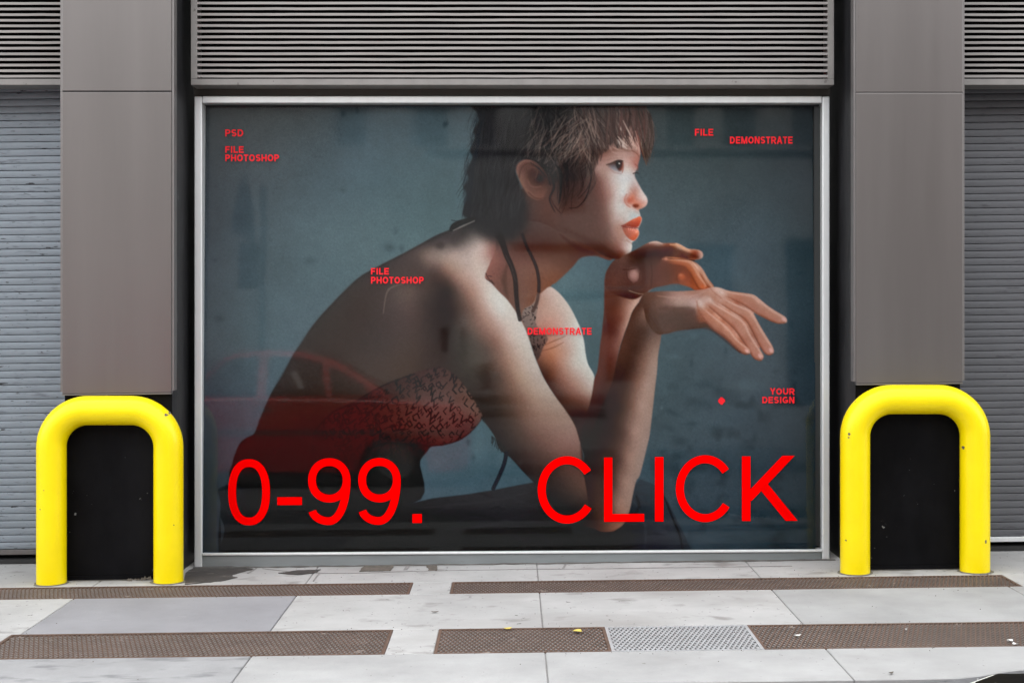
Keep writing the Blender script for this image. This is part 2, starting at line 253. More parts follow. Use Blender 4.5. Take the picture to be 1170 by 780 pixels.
    # separations, finger edges
    p.stroke([(757,294),(770,296),(780,296.5),(793,297.5)],1.6,1.2,(60,30,22),.8,.8)
    p.stroke([(786,284.6),(796,285.6),(802,288.5)],1,1.4,(190,150,130),.5,.7)
    p.stroke([(773,279),(780,282),(787,285.5)],2.2,1,(224,186,160),.7,.9)
    p.stroke([(742,277.5),(750,276.6),(757,278.6)],1,1,(206,176,164),.7,.8,wm=2.4)
    p.region([(757,296),(770,300),(783,304),(790,313),(795,328),(788,327.5),(778,324.5),(764,324.5),(752,326.5),(748,312)],[(757,300,98,58,48),(770,304,100,54,40),(782,308,118,58,38),(752,320,94,58,50),(765,318,98,58,46),(774,322,118,64,46),(784,324,150,76,50),(791,324,150,74,46),(788,314,128,60,38)],1.4,a=.9)
    finger([(793.5,299.6),(799.3,303.2),(804,310),(808.5,318.4),(815.4,327.4)],[(795.8,306.5),(799,311.5),(802.7,318),(806,324),(811,328.6)],(172,112,88),(214,176,158),(150,76,50),1.8,2.4)
    finger([(758,295.6),(770,295.6),(780,296.4),(787.7,297.6),(792.6,302),(799.3,313.6),(806,322.8),(806.6,327)],[(760,299.4),(769,301.6),(780.8,304.2),(786.6,310),(790,315),(793.5,321.6),(798,328.6),(803,330.2)],(172,98,68),(214,168,146),(136,66,42),2.4,3.6)
    p.blob(803,327.5,3,2.6,(206,100,58),.7,30)
    p.blob(779,316,4.4,4,(178,88,54),.8,20,3); p.blob(778,314,2.2,1.6,(204,124,86),.5); p.stroke([(774,312.6),(773,317),(775,321)],1,1,(88,44,30),.6,.8)
    p.stroke([(722,289.5),(740,283),(757,284),(772,286),(786,290),(797,294)],2,2,(74,36,24),.6,2,wm=6)
    p.stroke([(766,279.4),(775,280.4),(782,284),(788,286.6)],1.4,1,(214,156,120),.8,1,wm=2.6)
    p.blob(761,295.6,2.4,2,(204,136,112),.85)
    # knuckle of the thumb
    p.blob(724.5,314.5,6.5,7.6,(164,120,112),.95,-15,3); p.blob(725,312,3.5,4,(178,138,130),.6)
    p.stroke([(712,308),(719,308),(726,306.5)],1.4,1.2,(64,36,30),.7,.9); p.stroke([(716,310),(717,318),(722,323)],1.2,1,(66,38,32),.6,1)
    p.stroke([(731,312),(730,320),(725,324)],1.3,1,(70,40,34),.6,1)
    p.stroke([(744,300),(745,314),(744,328)],1.4,1.4,(64,40,34),.5,1.2)
    p.stroke([(694,329),(716,329),(738,328)],2,2,(62,34,28),.45,2)
    p.stroke([(719,332),(728,335),(735,336)],1,1,(196,170,150),.5,.8)
    # ---- hand reaching out
    HB=[(735,337),(745,333.4),(760,332.5),(778,332.6),(800,331),(810,329),(816,328),(822,328.8),(832,332),(847.7,334.5),(860.5,336.6),(867,341),(877,349.5),(887.4,356.3),(896.4,361.6),(899,365.6),(896.8,369),(888.7,369.2),(878.5,365.7),(867,360),(861,357.5),(865,366),(869.5,374),(878.5,389),(883,397.5),(884,402),(879,405.3),(873,402.5),(869,396),(868,400),(872,407),(869.5,411.6),(864,410.3),(859,406),(855,400),(857.4,401),(856,404),(852,404.3),(843.8,402),(835,393),(823,383),(809,374.8),(800,374.4),(788.5,375.6),(773,378),(761.5,381),(750,381),(738,365)]
    p.region(HB,[(742,340,96,68,58),(755,338,112,82,72),(770,336,156,118,108),(790,336,166,122,108),(805,333,176,128,112),(818,330,206,168,156),(830,334,206,170,158),(760,345,128,96,86),(775,345,168,136,126),(790,343,180,146,138),(800,340,170,128,116),(755,358,92,66,57),(770,359,86,62,53),(785,359,88,63,53),(760,372,82,60,51),(775,372,86,61,51),(790,370,88,60,50),(797,362,120,72,58),
        (800,348,196,160,150),(808,345,160,108,88),(806,355,150,96,78),(812,352,156,98,78),(820,345,196,160,148),(815,338,182,134,118),(828,342,200,164,150),(840,338,186,120,94),(850,343,172,112,90),(860,340,198,150,130),(842,346,160,92,70),(868,347,206,170,154),(862,350,150,90,72),(878,355,206,166,148),(872,358,156,96,76),(888,361,200,152,134),(884,366,160,98,78),(896,366,216,178,166),
        (835,352,206,164,146),(845,356,200,154,136),(832,356,184,118,92),(855,357,204,162,146),(850,364,172,104,78),(862,364,208,168,150),(858,372,168,104,80),(868,378,202,158,142),(864,382,156,94,74),(874,392,196,144,130),(870,394,160,92,74),(880,400,196,132,124),
        (826,358,200,148,126),(835,364,204,156,136),(826,366,176,106,80),(845,369,202,154,136),(838,372,164,98,76),(852,378,196,156,142),(848,386,162,98,76),(860,392,192,148,136),(854,394,160,92,72),(866,402,194,140,128),(862,406,160,96,80),
        (812,362,176,110,86),(820,369,200,146,126),(812,370,104,62,48),(830,378,198,142,122),(824,378,112,66,52),(840,388,196,136,116),(834,390,104,62,50),(850,398,186,108,84),(846,401,124,70,56),(802,368,92,58,48)],.45,reg=.08)
    # wrist: lit top, shaded underside that ends at the hand
    p.region([(753,349),(775,351),(794,352),(796,358),(796,370),(800,374),(788,375.3),(773,377.6),(761,380.4),(755,376),(752,362)],[(756,352,96,70,62),(775,354,88,64,56),(792,355,92,64,56),(756,366,82,62,55),(775,366,80,61,54),(793,366,84,60,52),(765,377,86,62,54),(790,373,74,52,45)],1.6,a=.85)
    # back of the hand
    p.region([(797,345),(803,338),(812,332),(820,329),(830,333),(838,340),(828,347),(822,352),(812,358),(806,366),(800,368),(796,358)],[(798,346,178,142,130),(806,337,176,130,114),(818,331,206,164,150),(830,336,196,150,132),(834,342,180,118,94),(824,345,196,152,138),(816,342,168,112,92),(808,344,200,166,156),(812,352,176,118,96),(803,352,170,114,94),(800,362,132,80,60),(808,362,160,98,76)],1.2,a=.9)
    finger([(820,330),(836,333.4),(848,335),(859,337),(868.5,342.6),(877,349),(886,355.2),(896,361.6),(899,366)],[(826,338),(836,341.5),(847.7,347),(861.5,356),(867,359.5),(873,362.2),(881,366.5),(889,369.2),(897,368.6)],(174,116,98),(218,182,168),(146,78,54))
    finger([(816,336),(827,340),(836,344.6),(843,348),(857,354),(862.7,362),(873,380.5),(882.3,394.5),(883.6,401)],[(818,344),(824.6,347.5),(838.5,356.5),(851,364.5),(858,375),(866,391),(873,402),(878,405.2),(882.6,404)],(176,116,97),(220,184,170),(148,80,56))
    finger([(804,338),(812,343),(820,348.2),(836,357.4),(850,366.8),(857,380.6),(868.5,399),(872.4,406)],[(806,347),(809.6,349.6),(820,358.8),(836,372.4),(845.4,384.2),(854.6,398),(861.5,409),(869.5,411.6)],(176,116,97),(222,186,172),(146,78,54))
    finger([(798,344),(806,352.6),(817.7,362),(831.6,373.6),(843,387.4),(855.8,397.8),(857.4,401.4)],[(797,355),(806,367.5),(815.4,377),(827,385),(838.5,395.3),(849,403.9),(855.5,404)],(178,116,94),(222,180,164),(116,62,46),2.2,4)
    for x,y,rx,ry,ro,a in [(800.8,347.5,3.0,5.5,-35,.7),(812,343,2.6,6,-50,.5),(824,334,2.6,6,-60,.5)]: p.blob(x,y,rx,ry,(216,194,186),a,ro)
    for x,y,ro in [(895.6,364.8,35),(880.6,400,62),(868.4,406.6,62),(853.5,401,45)]: p.blob(x,y,3,1.9,(226,178,172),.8,ro,3)
    for x,y,ro in [(866,344,42),(859.5,360,55),(851,371,50),(829,374,45)]: p.blob(x,y,3.6,2.4,(216,164,146),.5,ro)
    p.stroke([(752,338),(772,340),(792,338),(806,333)],1,1,(190,152,138),.4,1.3,wm=3)
    p.stroke([(752,352),(770,353),(788,351)],1,1,(84,60,50),.4,2,wm=3)
    p.stroke([(796,344),(798,354),(802,362)],1.4,1.4,(146,84,64),.5,1.4)
    p.stroke([(812,330),(818,336),(825,341)],1,1,(150,92,74),.5,1.2)
    for q in [[(785,376),(800,374.6),(812,377),(826,387),(838,397),(846,402.5)]]: p.stroke(q,1.5,1.5,(58,36,30),.6,1.2)
    # ---- head: shaded skin and hair behind the ear
    p.put(p.mask([(598,184),(625,178),(660,178),(668,215),(650,248),(610,248),(598,225)],2),(56,42,40))
    # ---- head: face
    FC=[(640,205),(650,170),(668,150),(690,135),(715,132),(724,150),(729,164),(731.3,173),(731,181),(729.3,187),(728.3,192),(725.5,197.5),(725.5,202),(729,209),(734,218),(738.6,225),(740,229.8),(738.3,234.8),(733.5,238.2),(730.3,239.4),(731,243.6),(732,247),(733.4,250),(732.6,254),(730,259.5),(729.3,263),(730,267),(728,272),(724,275.5),(722,277.5),(722.2,282),(721,287),(717.5,289.5),(712,292.4),(706,296),(697,295),(686.7,290.5),(672,281),(650,270),(620,255),(600,250),(600,225),(615,215)]
    mf=p.region(FC,[(645,185,70,50,46),(665,165,80,60,56),(690,150,120,96,88),(712,145,176,148,138),(722,150,190,150,140),(728,165,190,146,134),(715,165,176,148,138),(700,165,150,118,108),(685,172,120,86,78),(675,185,112,76,70),(690,180,150,108,98),(706,177,186,150,140),(720,175,188,148,138),(728,178,176,122,110),
        (683,192,164,128,120),(690,196,170,136,126),(698,200,190,166,158),(706,203,200,190,188),(714,198,206,196,194),(720,193,200,176,168),(726,188,176,116,104),(718,186,196,156,146),(722,203,198,188,188),(716,212,208,200,196),(705,213,202,184,178),(695,213,176,146,138),(687,210,136,94,86),(680,205,112,74,67),(672,205,98,66,62),(660,205,80,54,50),
        (728,210,192,166,160),(733,218,210,190,184),(738,226,218,192,186),(726,218,184,136,124),(730,226,202,160,150),(736,233,212,160,146),(723,224,196,120,100),(718,230,184,98,78),(715,222,204,188,184),(714,234,198,180,174),(722,235,206,158,142),(728,237,192,120,98),(724,241,190,178,174),(716,243,194,182,177),(730,244,190,180,176),(707,245,196,178,172),(700,232,188,164,156),(698,222,178,144,136),(692,232,140,102,94),(688,222,128,86,78),(680,228,98,67,61),(670,225,90,64,60),(655,228,84,58,53),(640,228,90,56,48),
        (703,252,182,154,146),(697,248,160,126,116),(690,250,124,88,80),(680,250,94,68,62),(664,250,90,66,60),(645,250,84,60,55),(625,245,84,54,47),(610,240,76,54,50),(709,260,178,140,126),(703,266,158,122,112),(695,266,120,88,80),(685,268,98,70,62),(670,268,88,62,56),(650,265,82,58,52),(712,270,170,132,120),(715,275,180,152,144),(718,281,200,180,174),(714,284,184,152,144),(708,281,146,102,92),(700,278,120,84,74),(692,279,92,60,52),(682,280,80,50,43),(712,289,124,78,66),(704,290,90,54,46),(719,287,196,180,172),(696,289,76,46,39)],.5,reg=.1)
    # jaw shade, cheek hollow
    p.stroke([(646,262),(668,272),(690,284),(706,293)],3,3,(64,36,29),.45,3.2,wm=8)
    p.put(p.mask([(632,205),(660,200),(684,202),(689,220),(692,240),(697,262),(690,280),(670,274),(640,258),(626,235)],6)*.5*mf,(84,58,52))
    p.put(p.mask([(690,150),(712,146),(728,158),(730,172),(712,176),(692,178)],4)*.35*mf,(120,80,70))
    p.blob(694,215,5,14,(150,100,90),.28,-12); p.blob(706,262,5,9,(150,104,92),.3,20); p.blob(716,246,4,3,(214,206,202),.25)
    # brow under the fringe
    p.stroke([(690,175),(700,171),(710,170.5),(720,173)],1.5,1,(116,78,66),.5,1.8,wm=4.5)
    p.stroke([(722,172),(727,175),(730,179)],1.6,1,(120,76,64),.6,1)
    # near eye
    p.blob(701,189,9,5.5,(134,98,92),.55,-8)
    p.region([(694,188.6),(700,186.6),(706,184.6),(711,184.6),(711.5,190),(709.5,196),(703,195.4),(698,192.4)],[(696,189,112,88,86),(702,191,112,108,114),(705,194,138,130,134),(710,188,100,52,42),(700,188,84,68,68)],.9)
    p.region([(703.6,185),(707,183.5),(710.6,184),(711.6,188),(711,193.4),(708,195.4),(705,192)],[(706,186,24,16,15),(709,188,40,22,18),(710.5,192,112,50,38),(706.5,191,32,22,20)],.8)
    p.stroke([(693,188.4),(698,187),(703,184.8),(707,183.6),(711.4,184.2)],.8,1.4,(44,28,24),.75,1.0,wm=2.4)
    p.blob(707.6,186.9,1.0,1.0,(226,222,218),.9)
    p.stroke([(698,194.2),(703,197.6),(710,198.4)],1.2,1.2,(146,112,110),.5,1.2)
    p.stroke([(711.8,186),(712.2,192),(711,197)],1.2,1.2,(150,84,68),.7,.9)
    p.stroke([(693,183),(702,181),(711,181)],1,1,(132,92,82),.35,.9)
    # far eye lashes and lid
    p.stroke([(726,188),(728.5,190.5),(728.5,195)],1.2,1,(138,70,60),.7,.9); p.stroke([(723.5,198.4),(727,197.4),(729.5,198.2)],1.2,.8,(40,26,24),.9,.6)
    # nose
    p.stroke([(716,222),(713.5,228),(716,234),(720,236.5)],1,1,(170,80,60),.55,1.2)
    p.region([(722.5,234.5),(726,233),(730,234),(729,236.6),(725,237.2)],[(724,235,110,46,30),(729,235,128,56,38)],.7)
    p.blob(736.5,226.5,2.2,2.6,(232,214,210),.6)
    p.stroke([(722,200),(725,207),(730,215)],1.4,1.2,(218,212,212),.35,1.4)
    p.stroke([(721,216),(725,222),(727,229)],1.6,1.4,(160,112,104),.35,1.8)
    p.stroke([(725,240),(729,241.5),(731,245)],1,1,(206,200,198),.5,.9)
    # mouth
    p.region([(710.5,258.2),(715,255.2),(721,251.6),(727,248.8),(730.8,247.2),(733,249.3),(732.2,253.6),(729,259.3),(724,260.3),(717,259.2)],[(713,257,150,70,54),(720,255,172,72,50),(727,251,196,84,54),(731,250,206,94,62),(729,256,182,68,44),(722,259,140,50,38)],.45)
    p.region([(711,259.2),(718,259.8),(724,260.6),(729,262.6),(730,266.6),(728,271.4),(724,275),(719,273),(714,267.5)],[(714,262,164,92,74),(720,263,196,104,84),(727,265,220,128,104),(728,269,206,96,62),(723,272,196,88,56),(718,270,164,86,66)],.5)
    p.blob(713,259,3,2.4,(110,50,40),.5); p.blob(729,255,2.2,3,(170,62,40),.4); p.blob(725,251,3,1.6,(222,124,92),.45,-20)
    p.stroke([(710,258),(716,259.8),(724,260.8),(729.6,260.6)],.9,.9,(112,34,24),.85,.6)
    for x in (718,720,722,724): p.stroke([(x,260.8),(x+.5,263.3)],.6,.5,(240,176,156),.7,.5)
    p.blob(727.5,265,1.6,1.4,(246,168,140),.7); p.stroke([(716,274.5),(722,278)],2,1.5,(150,96,80),.4,1.3)
    # ---- ear
    p.region([(589,192),(591.5,186.5),(596.5,183),(602.5,181.8),(609,183),(615,186),(620.5,192),(625,200),(626,212),(623.5,221),(619,227.5),(612,228),(604,223.5),(598,215),(593,205)],
        [(591,192,110,76,68),(600,184,104,70,62),(612,186,86,58,52),(596,200,112,78,68),(602,195,84,54,48),(608,200,72,46,40),(616,205,52,34,30),(606,212,92,62,54),(612,222,104,70,60),(620,215,90,58,50),(600,210,108,74,64),(622,200,58,40,36)],.8)
    p.stroke([(593,203),(595,194),(600,188),(607,188),(612,194)],1.4,1.4,(64,40,35),.55,1.2); p.stroke([(590.5,199),(592,190),(598,184.5),(606,183.6)],1,1,(132,94,84),.6,1,wm=2)
    p.stroke([(603,206),(606,212),(612,214),(618,213)],1.6,1.2,(124,84,74),.6,1.2); p.blob(617,204,4,4.4,(36,20,18),.9); p.blob(607,199,3.6,6,(58,36,32),.7,20); p.stroke([(603,193),(609,191),(614,196),(612,203)],1.2,1.2,(104,70,62),.5,1.1); p.stroke([(596,208),(601,216),(609,223)],1.4,1.2,(126,88,78),.5,1.2)
    p.stroke([(604,220),(611,226),(618,227)],1.4,1.2,(60,34,29),.5,1)
    # ---- hair mass
    HR=[(551.5,112),(545.5,130),(547,137),(541,150),(542.5,157),(537,172),(539.5,180),(533,196),(535.5,204),(529.5,214),(534,222),(530,236),(529,246),(538,250),(548,254),(566,252),(584,250),(597,242),(600,228),(594,210),(589,196),(591.5,186.5),(598,182.4),(606,182),(613,185),(620.5,191.5),(626,199),(632,203),(640,206),(650,207),(662,206),(672,202),(679,194),(683,184),(687,176),(694,172),(700,163),(707,170),(712,150),(716,160),(722,140),(727,155),(733,170),(737,184),(738.8,188),(743,177),(747,162),(747,148),(744,133),(738,122),(735,112)]
    mh=p.region(HR,[(552,120,42,41,42),(545,160,41,40,42),(536,200,40,40,42),(534,240,40,40,42),(560,150,40,38,40),(580,140,41,41,43),(600,120,44,44,46),(570,200,42,42,44),(570,240,41,41,43),(590,250,44,42,43),(600,160,41,39,40),(620,140,46,45,46),(640,125,50,48,48),(620,180,41,39,40),(640,160,48,44,43),(660,130,62,55,54),(660,160,62,52,50),(680,125,70,60,58),(700,120,76,64,60),(720,120,82,58,55),(735,122,70,58,56),(680,160,80,66,62),(700,150,86,70,65),(715,140,92,68,62),(735,145,68,56,52),(742,160,66,55,52),(738,178,72,60,54),(660,185,50,42,40),(640,200,42,37,38),(665,210,46,39,39),(650,230,50,40,40),(630,225,56,42,40),(640,245,62,46,43),(675,200,66,48,45),(682,180,84,64,58)],.8)
    p.put(p.mask([(533,236),(560,228),(598,226),(603,246),(597,264),(584,275),(566,276),(552,270),(540,259)],4.5)*.93,(41,40,42))
    # strands
    def strands(n,box,ang,dang,L,cols,a,wd=(.8,2.0),bend=10,clip=0):
        clip=mh if clip==0 else clip
        for _ in range(n):
            x=rnd.uniform(box[0],box[2]); y=rnd.uniform(box[1],box[3]); an=math.radians(rnd.gauss(ang,dang)); l=rnd.uniform(*L)
            ex,ey=math.cos(an)*l,math.sin(an)*l; b=rnd.uniform(-bend,bend)*.4
            w=rnd.uniform(*wd)
            p.stroke([(x,y),(x+ex*.5-ey/l*b,y+ey*.5+ex/l*b),(x+ex,y+ey)],w*.5,w*.3,rnd.choice(cols),a*rnd.uniform(.5,1),.6,clip=clip,wm=w)
    strands(300,(540,118,620,250),98,9,(18,60),[(24,23,25),(58,58,61),(30,29,31),(56,56,58),(46,45,48)],.3)
    strands(240,(605,115,680,190),104,22,(14,46),[(26,23,24),(92,82,78),(64,56,54),(30,27,28),(108,94,88)],.65)
    strands(300,(655,112,745,165),74,15,(16,50),[(36,27,27),(122,100,92),(84,64,58),(48,36,35),(140,116,106),(66,44,40)],.7)
    strands(90,(640,130,676,180),130,12,(12,36),[(122,106,98),(38,32,32),(98,74,68),(146,124,114)],.65,(.7,1.5))
    strands(70,(728,118,747,172),84,7,(14,36),[(46,36,34),(96,76,70),(62,46,42)],.7)
    strands(46,(533,170,541,215),102,7,(14,40),[(34,36,42),(42,46,50)],.55,(.5,1.0),8,None)
    strands(26,(540,122,552,165),112,7,(14,34),[(40,42,46)],.5,(.5,1.0),8,None)
    for k in range(34):   # loose ends down the back of the head
        y0=rnd.uniform(128,222); x0=551-(y0-118)*.17+rnd.uniform(0,5); L=rnd.uniform(12,30)
        p.stroke([(x0,y0),(x0-rnd.uniform(1,3.5),y0+L*.5),(x0-rnd.uniform(1.5,9),y0+L)],.9,.3,(36,39,44),.6,.55,wm=1.2)
    for k in range(16):
        x0=rnd.uniform(532,560); y0=rnd.uniform(225,246); p.stroke([(x0,y0),(x0-rnd.uniform(0,4),y0+9),(x0-rnd.uniform(2,9),y0+rnd.uniform(14,22))],.9,.3,(34,34,37),.55,.6,wm=1.4)
    strands(16,(738,135,746,165),92,8,(16,30),[(78,66,60),(96,76,62)],.5,(.5,1.0),6,None)
    # skin seen between the locks of the fringe
    for q,w,c in [([(703,136),(708,146),(713,156),(717,163)],4,(206,182,172)),([(714,137),(718,146),(722,153)],2.6,(196,164,152)),([(706,160),(710,165),(716,170)],4.5,(206,184,174)),([(717,156),(722,163),(727,171)],4.2,(200,164,152)),([(725,158),(729,168),(731,176)],2.6,(206,160,148)),([(696,166),(699,173)],3,(156,120,110)),([(700,174),(712,177),(724,178)],5,(184,146,136))]:
        p.stroke(q,.8,.8,c,.8,1.2,wm=w)
    for q,w,c in [([(722,118),(725,138),(728,156),(733,172),(736,183)],2.6,(96,44,40)),([(712,118),(718,136),(725,152),(730,166)],2,(70,42,38)),([(700,125),(706,145),(714,158),(722,170)],2,(66,44,40)),([(690,125),(697,150),(705,168)],2.4,(72,52,48)),([(680,130),(686,155),(688,172),(686,184)],3,(70,52,48)),([(672,150),(680,170),(683,188)],2.4,(58,44,41)),([(734,118),(738,140),(739,165),(738.5,188)],3,(74,60,54)),([(742,130),(745,150),(742,172)],2,(66,54,51)),
        ([(724,130),(727,148),(732,165)],.9,(172,96,84)),([(708,128),(716,142),(722,158)],.8,(150,124,114)),([(730,160),(734,172),(738.8,189)],1.2,(120,88,66)),([(712,150),(717,158),(722,168)],1.2,(84,56,50)),([(703,150),(708,160),(711,170)],1.2,(92,66,60)),([(718,146),(724,158),(729,168)],1.1,(98,56,50))]:
        p.stroke(q,w*.4,w*.3,c,.75,.7,wm=w)
    # chunky locks over the forehead
    for k in range(30):
        x0=rnd.uniform(690,735); x1=x0+rnd.uniform(-6,10); y1=rnd.uniform(154,170)
        if x1>737: x1=736
        p.stroke([(x0,112),(x0+rnd.uniform(0,5),130),((x0+x1)/2+rnd.uniform(0,4),150),(x1,y1)],1,.5,rnd.choice([(86,60,55),(70,50,47),(100,72,66),(58,41,39),(92,56,52)]),.7,.8,wm=rnd.uniform(1.6,3.6))
    for q,w,c in [([(712,138),(718,150),(723,160)],1.8,(206,178,166)),([(706,156),(711,162),(717,167)],2.4,(206,182,170)),([(719,157),(724,164),(728,171)],2.2,(206,166,152)),([(726,150),(729,162),(731,173)],1.6,(204,152,138)),([(700,168),(706,171),(712,172)],2.2,(176,138,126))]:
        p.stroke(q,.6,.6,c,.8,.9,wm=w)
    # locks in front of the ear
    mk=np.ones((p.h,p.w))
    p.region([(630,196),(640,188),(655,184),(668,186),(675,198),(674,214),(667,226),(656,236),(645,240),(636,232),(631,214)],[(640,200,38,33,35),(665,195,54,44,42),(655,215,56,44,42),(645,235,62,46,42),(668,215,62,46,43)],6,a=.72)  # dark base of the locks, with a mirrored window's dark painted in
    for k in range(34):
        x0=rnd.uniform(630,678); y0=rnd.uniform(180,198); sw=-(x0-640)*.35+rnd.uniform(-5,5); L=rnd.uniform(26,56)
        c=rnd.choice([(28,23,24),(36,29,28),(74,58,53),(50,40,38)])
        p.stroke([(x0,y0),(x0+rnd.uniform(1,5),y0+L*.35),(x0+rnd.uniform(-1,5)+sw*.3,y0+L*.7),(x0+sw,y0+L)],.5,.3,c,.5,.8,wm=rnd.uniform(.9,2.0))
    for q,w,c in [([(622,192),(630,200),(633,214),(628,228),(634,242)],3,(30,25,25)),([(634,188),(640,196),(641,214),(639,232)],4,(28,27,31)),([(668,180),(675,200),(671,222),(661,236),(650,238)],1.6,(36,28,27)),([(628,224),(634,236),(641,244)],1.4,(44,30,28)),([(614,185),(622,190),(629,193)],3,(26,24,25)),([(676,182),(679,200),(674,216)],1.6,(64,44,40)),([(606,186),(616,193),(624,203)],1.6,(30,26,26)),([(600,181),(612,184),(624,196),(629,212)],2.2,(30,26,27))]:
        p.stroke(q,w*.4,w*.3,c,.8,.8,wm=w)
    # nape: wisps, clip, ties
    for q in [[(531,205),(527,213),(521,222)],[(532,214),(527,218),(523,226)],[(533,232),(529,243),(528,249)],[(536,236),(533,243),(531,250)],[(536,194),(531,204),(529,214)],[(545,138),(541,150),(538,158)],[(548,128),(543,138),(540,146)],[(540,160),(537,170)],[(532,226),(530,236)],[(516,251.5),(522,252.5),(528,252)],[(539,240),(536,246),(536,250)]]:
        p.stroke(q,1.1,.4,(34,36,42),.75,.5)
    p.region([(513.5,262),(516,256.5),(522,252.5),(532,249.5),(541,247.5),(543,250),(536,253.5),(526,258),(519,262.5),(515,264.5)],[(516,260,24,24,26),(530,252,34,33,35),(540,249,34,33,35)],.5)
    p.stroke([(518,263.3),(526,259.6),(533,256.4),(542,252.4)],1.2,1,(128,122,118),.8,.6,wm=1.6)
    p.blob(503,280.5,6,4.6,(34,31,31),.45,0,3)  # dark smudge of a glass reflection, painted into the print
    p.stroke([(571,270),(575,280),(579,292),(584,303),(588.5,318),(590,338),(591.5,352),(594,365)],7.5,4.6,(38,33,33),.92,.9,wm=5.8)
    p.stroke([(578,292),(585,306),(588,320)],1.4,1.2,(74,66,62),.4,1)
    p.stroke([(597,268),(602,282),(608,294),(613,306),(615.6,320),(615.6,333)],3.6,4,(40,24,21),.92,.7)
    p.stroke([(615,336),(613,346),(609,355)],3.4,4.2,(80,62,58),.9,.7)
    # ---- grain
    g=np.random.RandomState(5).normal(0,1,(p.h,p.w)); g=p.blur(g,.5)
    p.img=np.clip(p.img*(1+.035*g)[...,None]+ (g*1.1)[...,None],0,255)
    c=p.img/255.
    return np.where(c<=.04045,c/12.92,((c+.055)/1.055)**2.4)
import bpy, bmesh
from mathutils import Vector, Matrix
S=bpy.context.scene
C=S.collection
R=random.Random(4)
F,D0,HY,CX=1610.0,7.0,350.0,585.0      # focal length in photo pixels, camera distance, horizon row, centre column
ZC=291.5/230.0
SL=0.013                               # the street climbs to the right
def gz(x): return SL*x
def wx(px,y): return (px-CX)*(D0+y)/F
def wz(py,y): return ZC-(py-HY)*(D0+y)/F
# ------------------------------------------------------------------ materials
def mat(name,col,rough=.6,metal=0.0,var=.0,scale=6,stretch=(1,1,1),bump=0,bscale=40,col2=None,spots=None,spec=.5,coat=0):
    m=bpy.data.materials.new(name); m.use_nodes=True; n=m.node_tree.nodes; l=m.node_tree.links
    b=n['Principled BSDF']; b.inputs['Roughness'].default_value=rough; b.inputs['Metallic'].default_value=metal
    b.inputs['Specular IOR Level'].default_value=spec; b.inputs['Coat Weight'].default_value=coat
    b.inputs['Base Color'].default_value=(*col,1)
    tc=n.new('ShaderNodeTexCoord'); mp=n.new('ShaderNodeMapping'); mp.inputs['Scale'].default_value=stretch
    l.new(tc.outputs['Object'],mp.inputs['Vector'])
    out=None
    if var or col2:
        nz=n.new('ShaderNodeTexNoise'); nz.inputs['Scale'].default_value=scale; nz.inputs['Detail'].default_value=8; nz.inputs['Roughness'].default_value=.65
        l.new(mp.outputs[0],nz.inputs['Vector'])
        r=n.new('ShaderNodeValToRGB'); r.color_ramp.elements[0].position=.3; r.color_ramp.elements[1].position=.7
        c2=col2 or tuple(c*(1-var) for c in col)
        r.color_ramp.elements[0].color=(*c2,1); r.color_ramp.elements[1].color=(*[min(1,c*(1+var*.4)) for c in col],1)
        l.new(nz.outputs['Fac'],r.inputs['Fac']); out=r.outputs['Color']
        rr=n.new('ShaderNodeMapRange'); rr.inputs['To Min'].default_value=max(0,rough-.08); rr.inputs['To Max'].default_value=min(1,rough+.1)
        l.new(nz.outputs['Fac'],rr.inputs['Value']); l.new(rr.outputs[0],b.inputs['Roughness'])
    for sp in (spots or []):   # (colour, scale, threshold, stretch)
        nz=n.new('ShaderNodeTexNoise'); nz.inputs['Scale'].default_value=sp[1]; nz.inputs['Detail'].default_value=sp[4] if len(sp)>4 else 4
        m2=n.new('ShaderNodeMapping'); m2.inputs['Scale'].default_value=sp[3]; m2.inputs['Location'].default_value=(R.uniform(0,9),R.uniform(0,9),R.uniform(0,9))
        l.new(tc.outputs['Object'],m2.inputs['Vector']); l.new(m2.outputs[0],nz.inputs['Vector'])
        r=n.new('ShaderNodeValToRGB'); r.color_ramp.elements[0].position=sp[2]; r.color_ramp.elements[1].position=min(1,sp[2]+(sp[5] if len(sp)>5 else .02))
        r.color_ramp.elements[0].color=(0,0,0,1); r.color_ramp.elements[1].color=(1,1,1,1); l.new(nz.outputs['Fac'],r.inputs['Fac'])
        mx=n.new('ShaderNodeMix'); mx.data_type='RGBA'; l.new(r.outputs['Color'],mx.inputs['Factor'])
        if out is not None: l.new(out,mx.inputs['A'])
        else: mx.inputs['A'].default_value=(*col,1)
        mx.inputs['B'].default_value=(*sp[0],1); out=mx.outputs['Result']
    if out is not None: l.new(out,b.inputs['Base Color'])
    if bump:
        nz=n.new('ShaderNodeTexNoise'); nz.inputs['Scale'].default_value=bscale; nz.inputs['Detail'].default_value=6
        l.new(mp.outputs[0],nz.inputs['Vector'])
        bp=n.new('ShaderNodeBump'); bp.inputs['Strength'].default_value=bump; bp.inputs['Distance'].default_value=.004
        l.new(nz.outputs['Fac'],bp.inputs['Height']); l.new(bp.outputs[0],b.inputs['Normal'])
    return m
M={}
M['conc']=mat('pale concrete',(.425,.42,.412),.85,0,.2,2.2,(1,1,1),.35,90,spots=[((.315,.305,.295),1.6,.50,(1,1.8,1),7,.24),((.25,.24,.23),6,.60,(1,1.3,1),6,.14),((.32,.305,.295),26,.67,(1,1,1),3,.05),((.12,.115,.11),40,.71,(1,1,1),2,.02)],spec=.25)
M['conc4']=mat('grey concrete',(.355,.354,.35),.85,0,.18,3,(1,1,1),.35,90,spots=[((.28,.275,.27),2.2,.56,(1,1.6,1),7,.2),((.2,.19,.18),46,.73,(1,1,1),2,.02)],spec=.25)
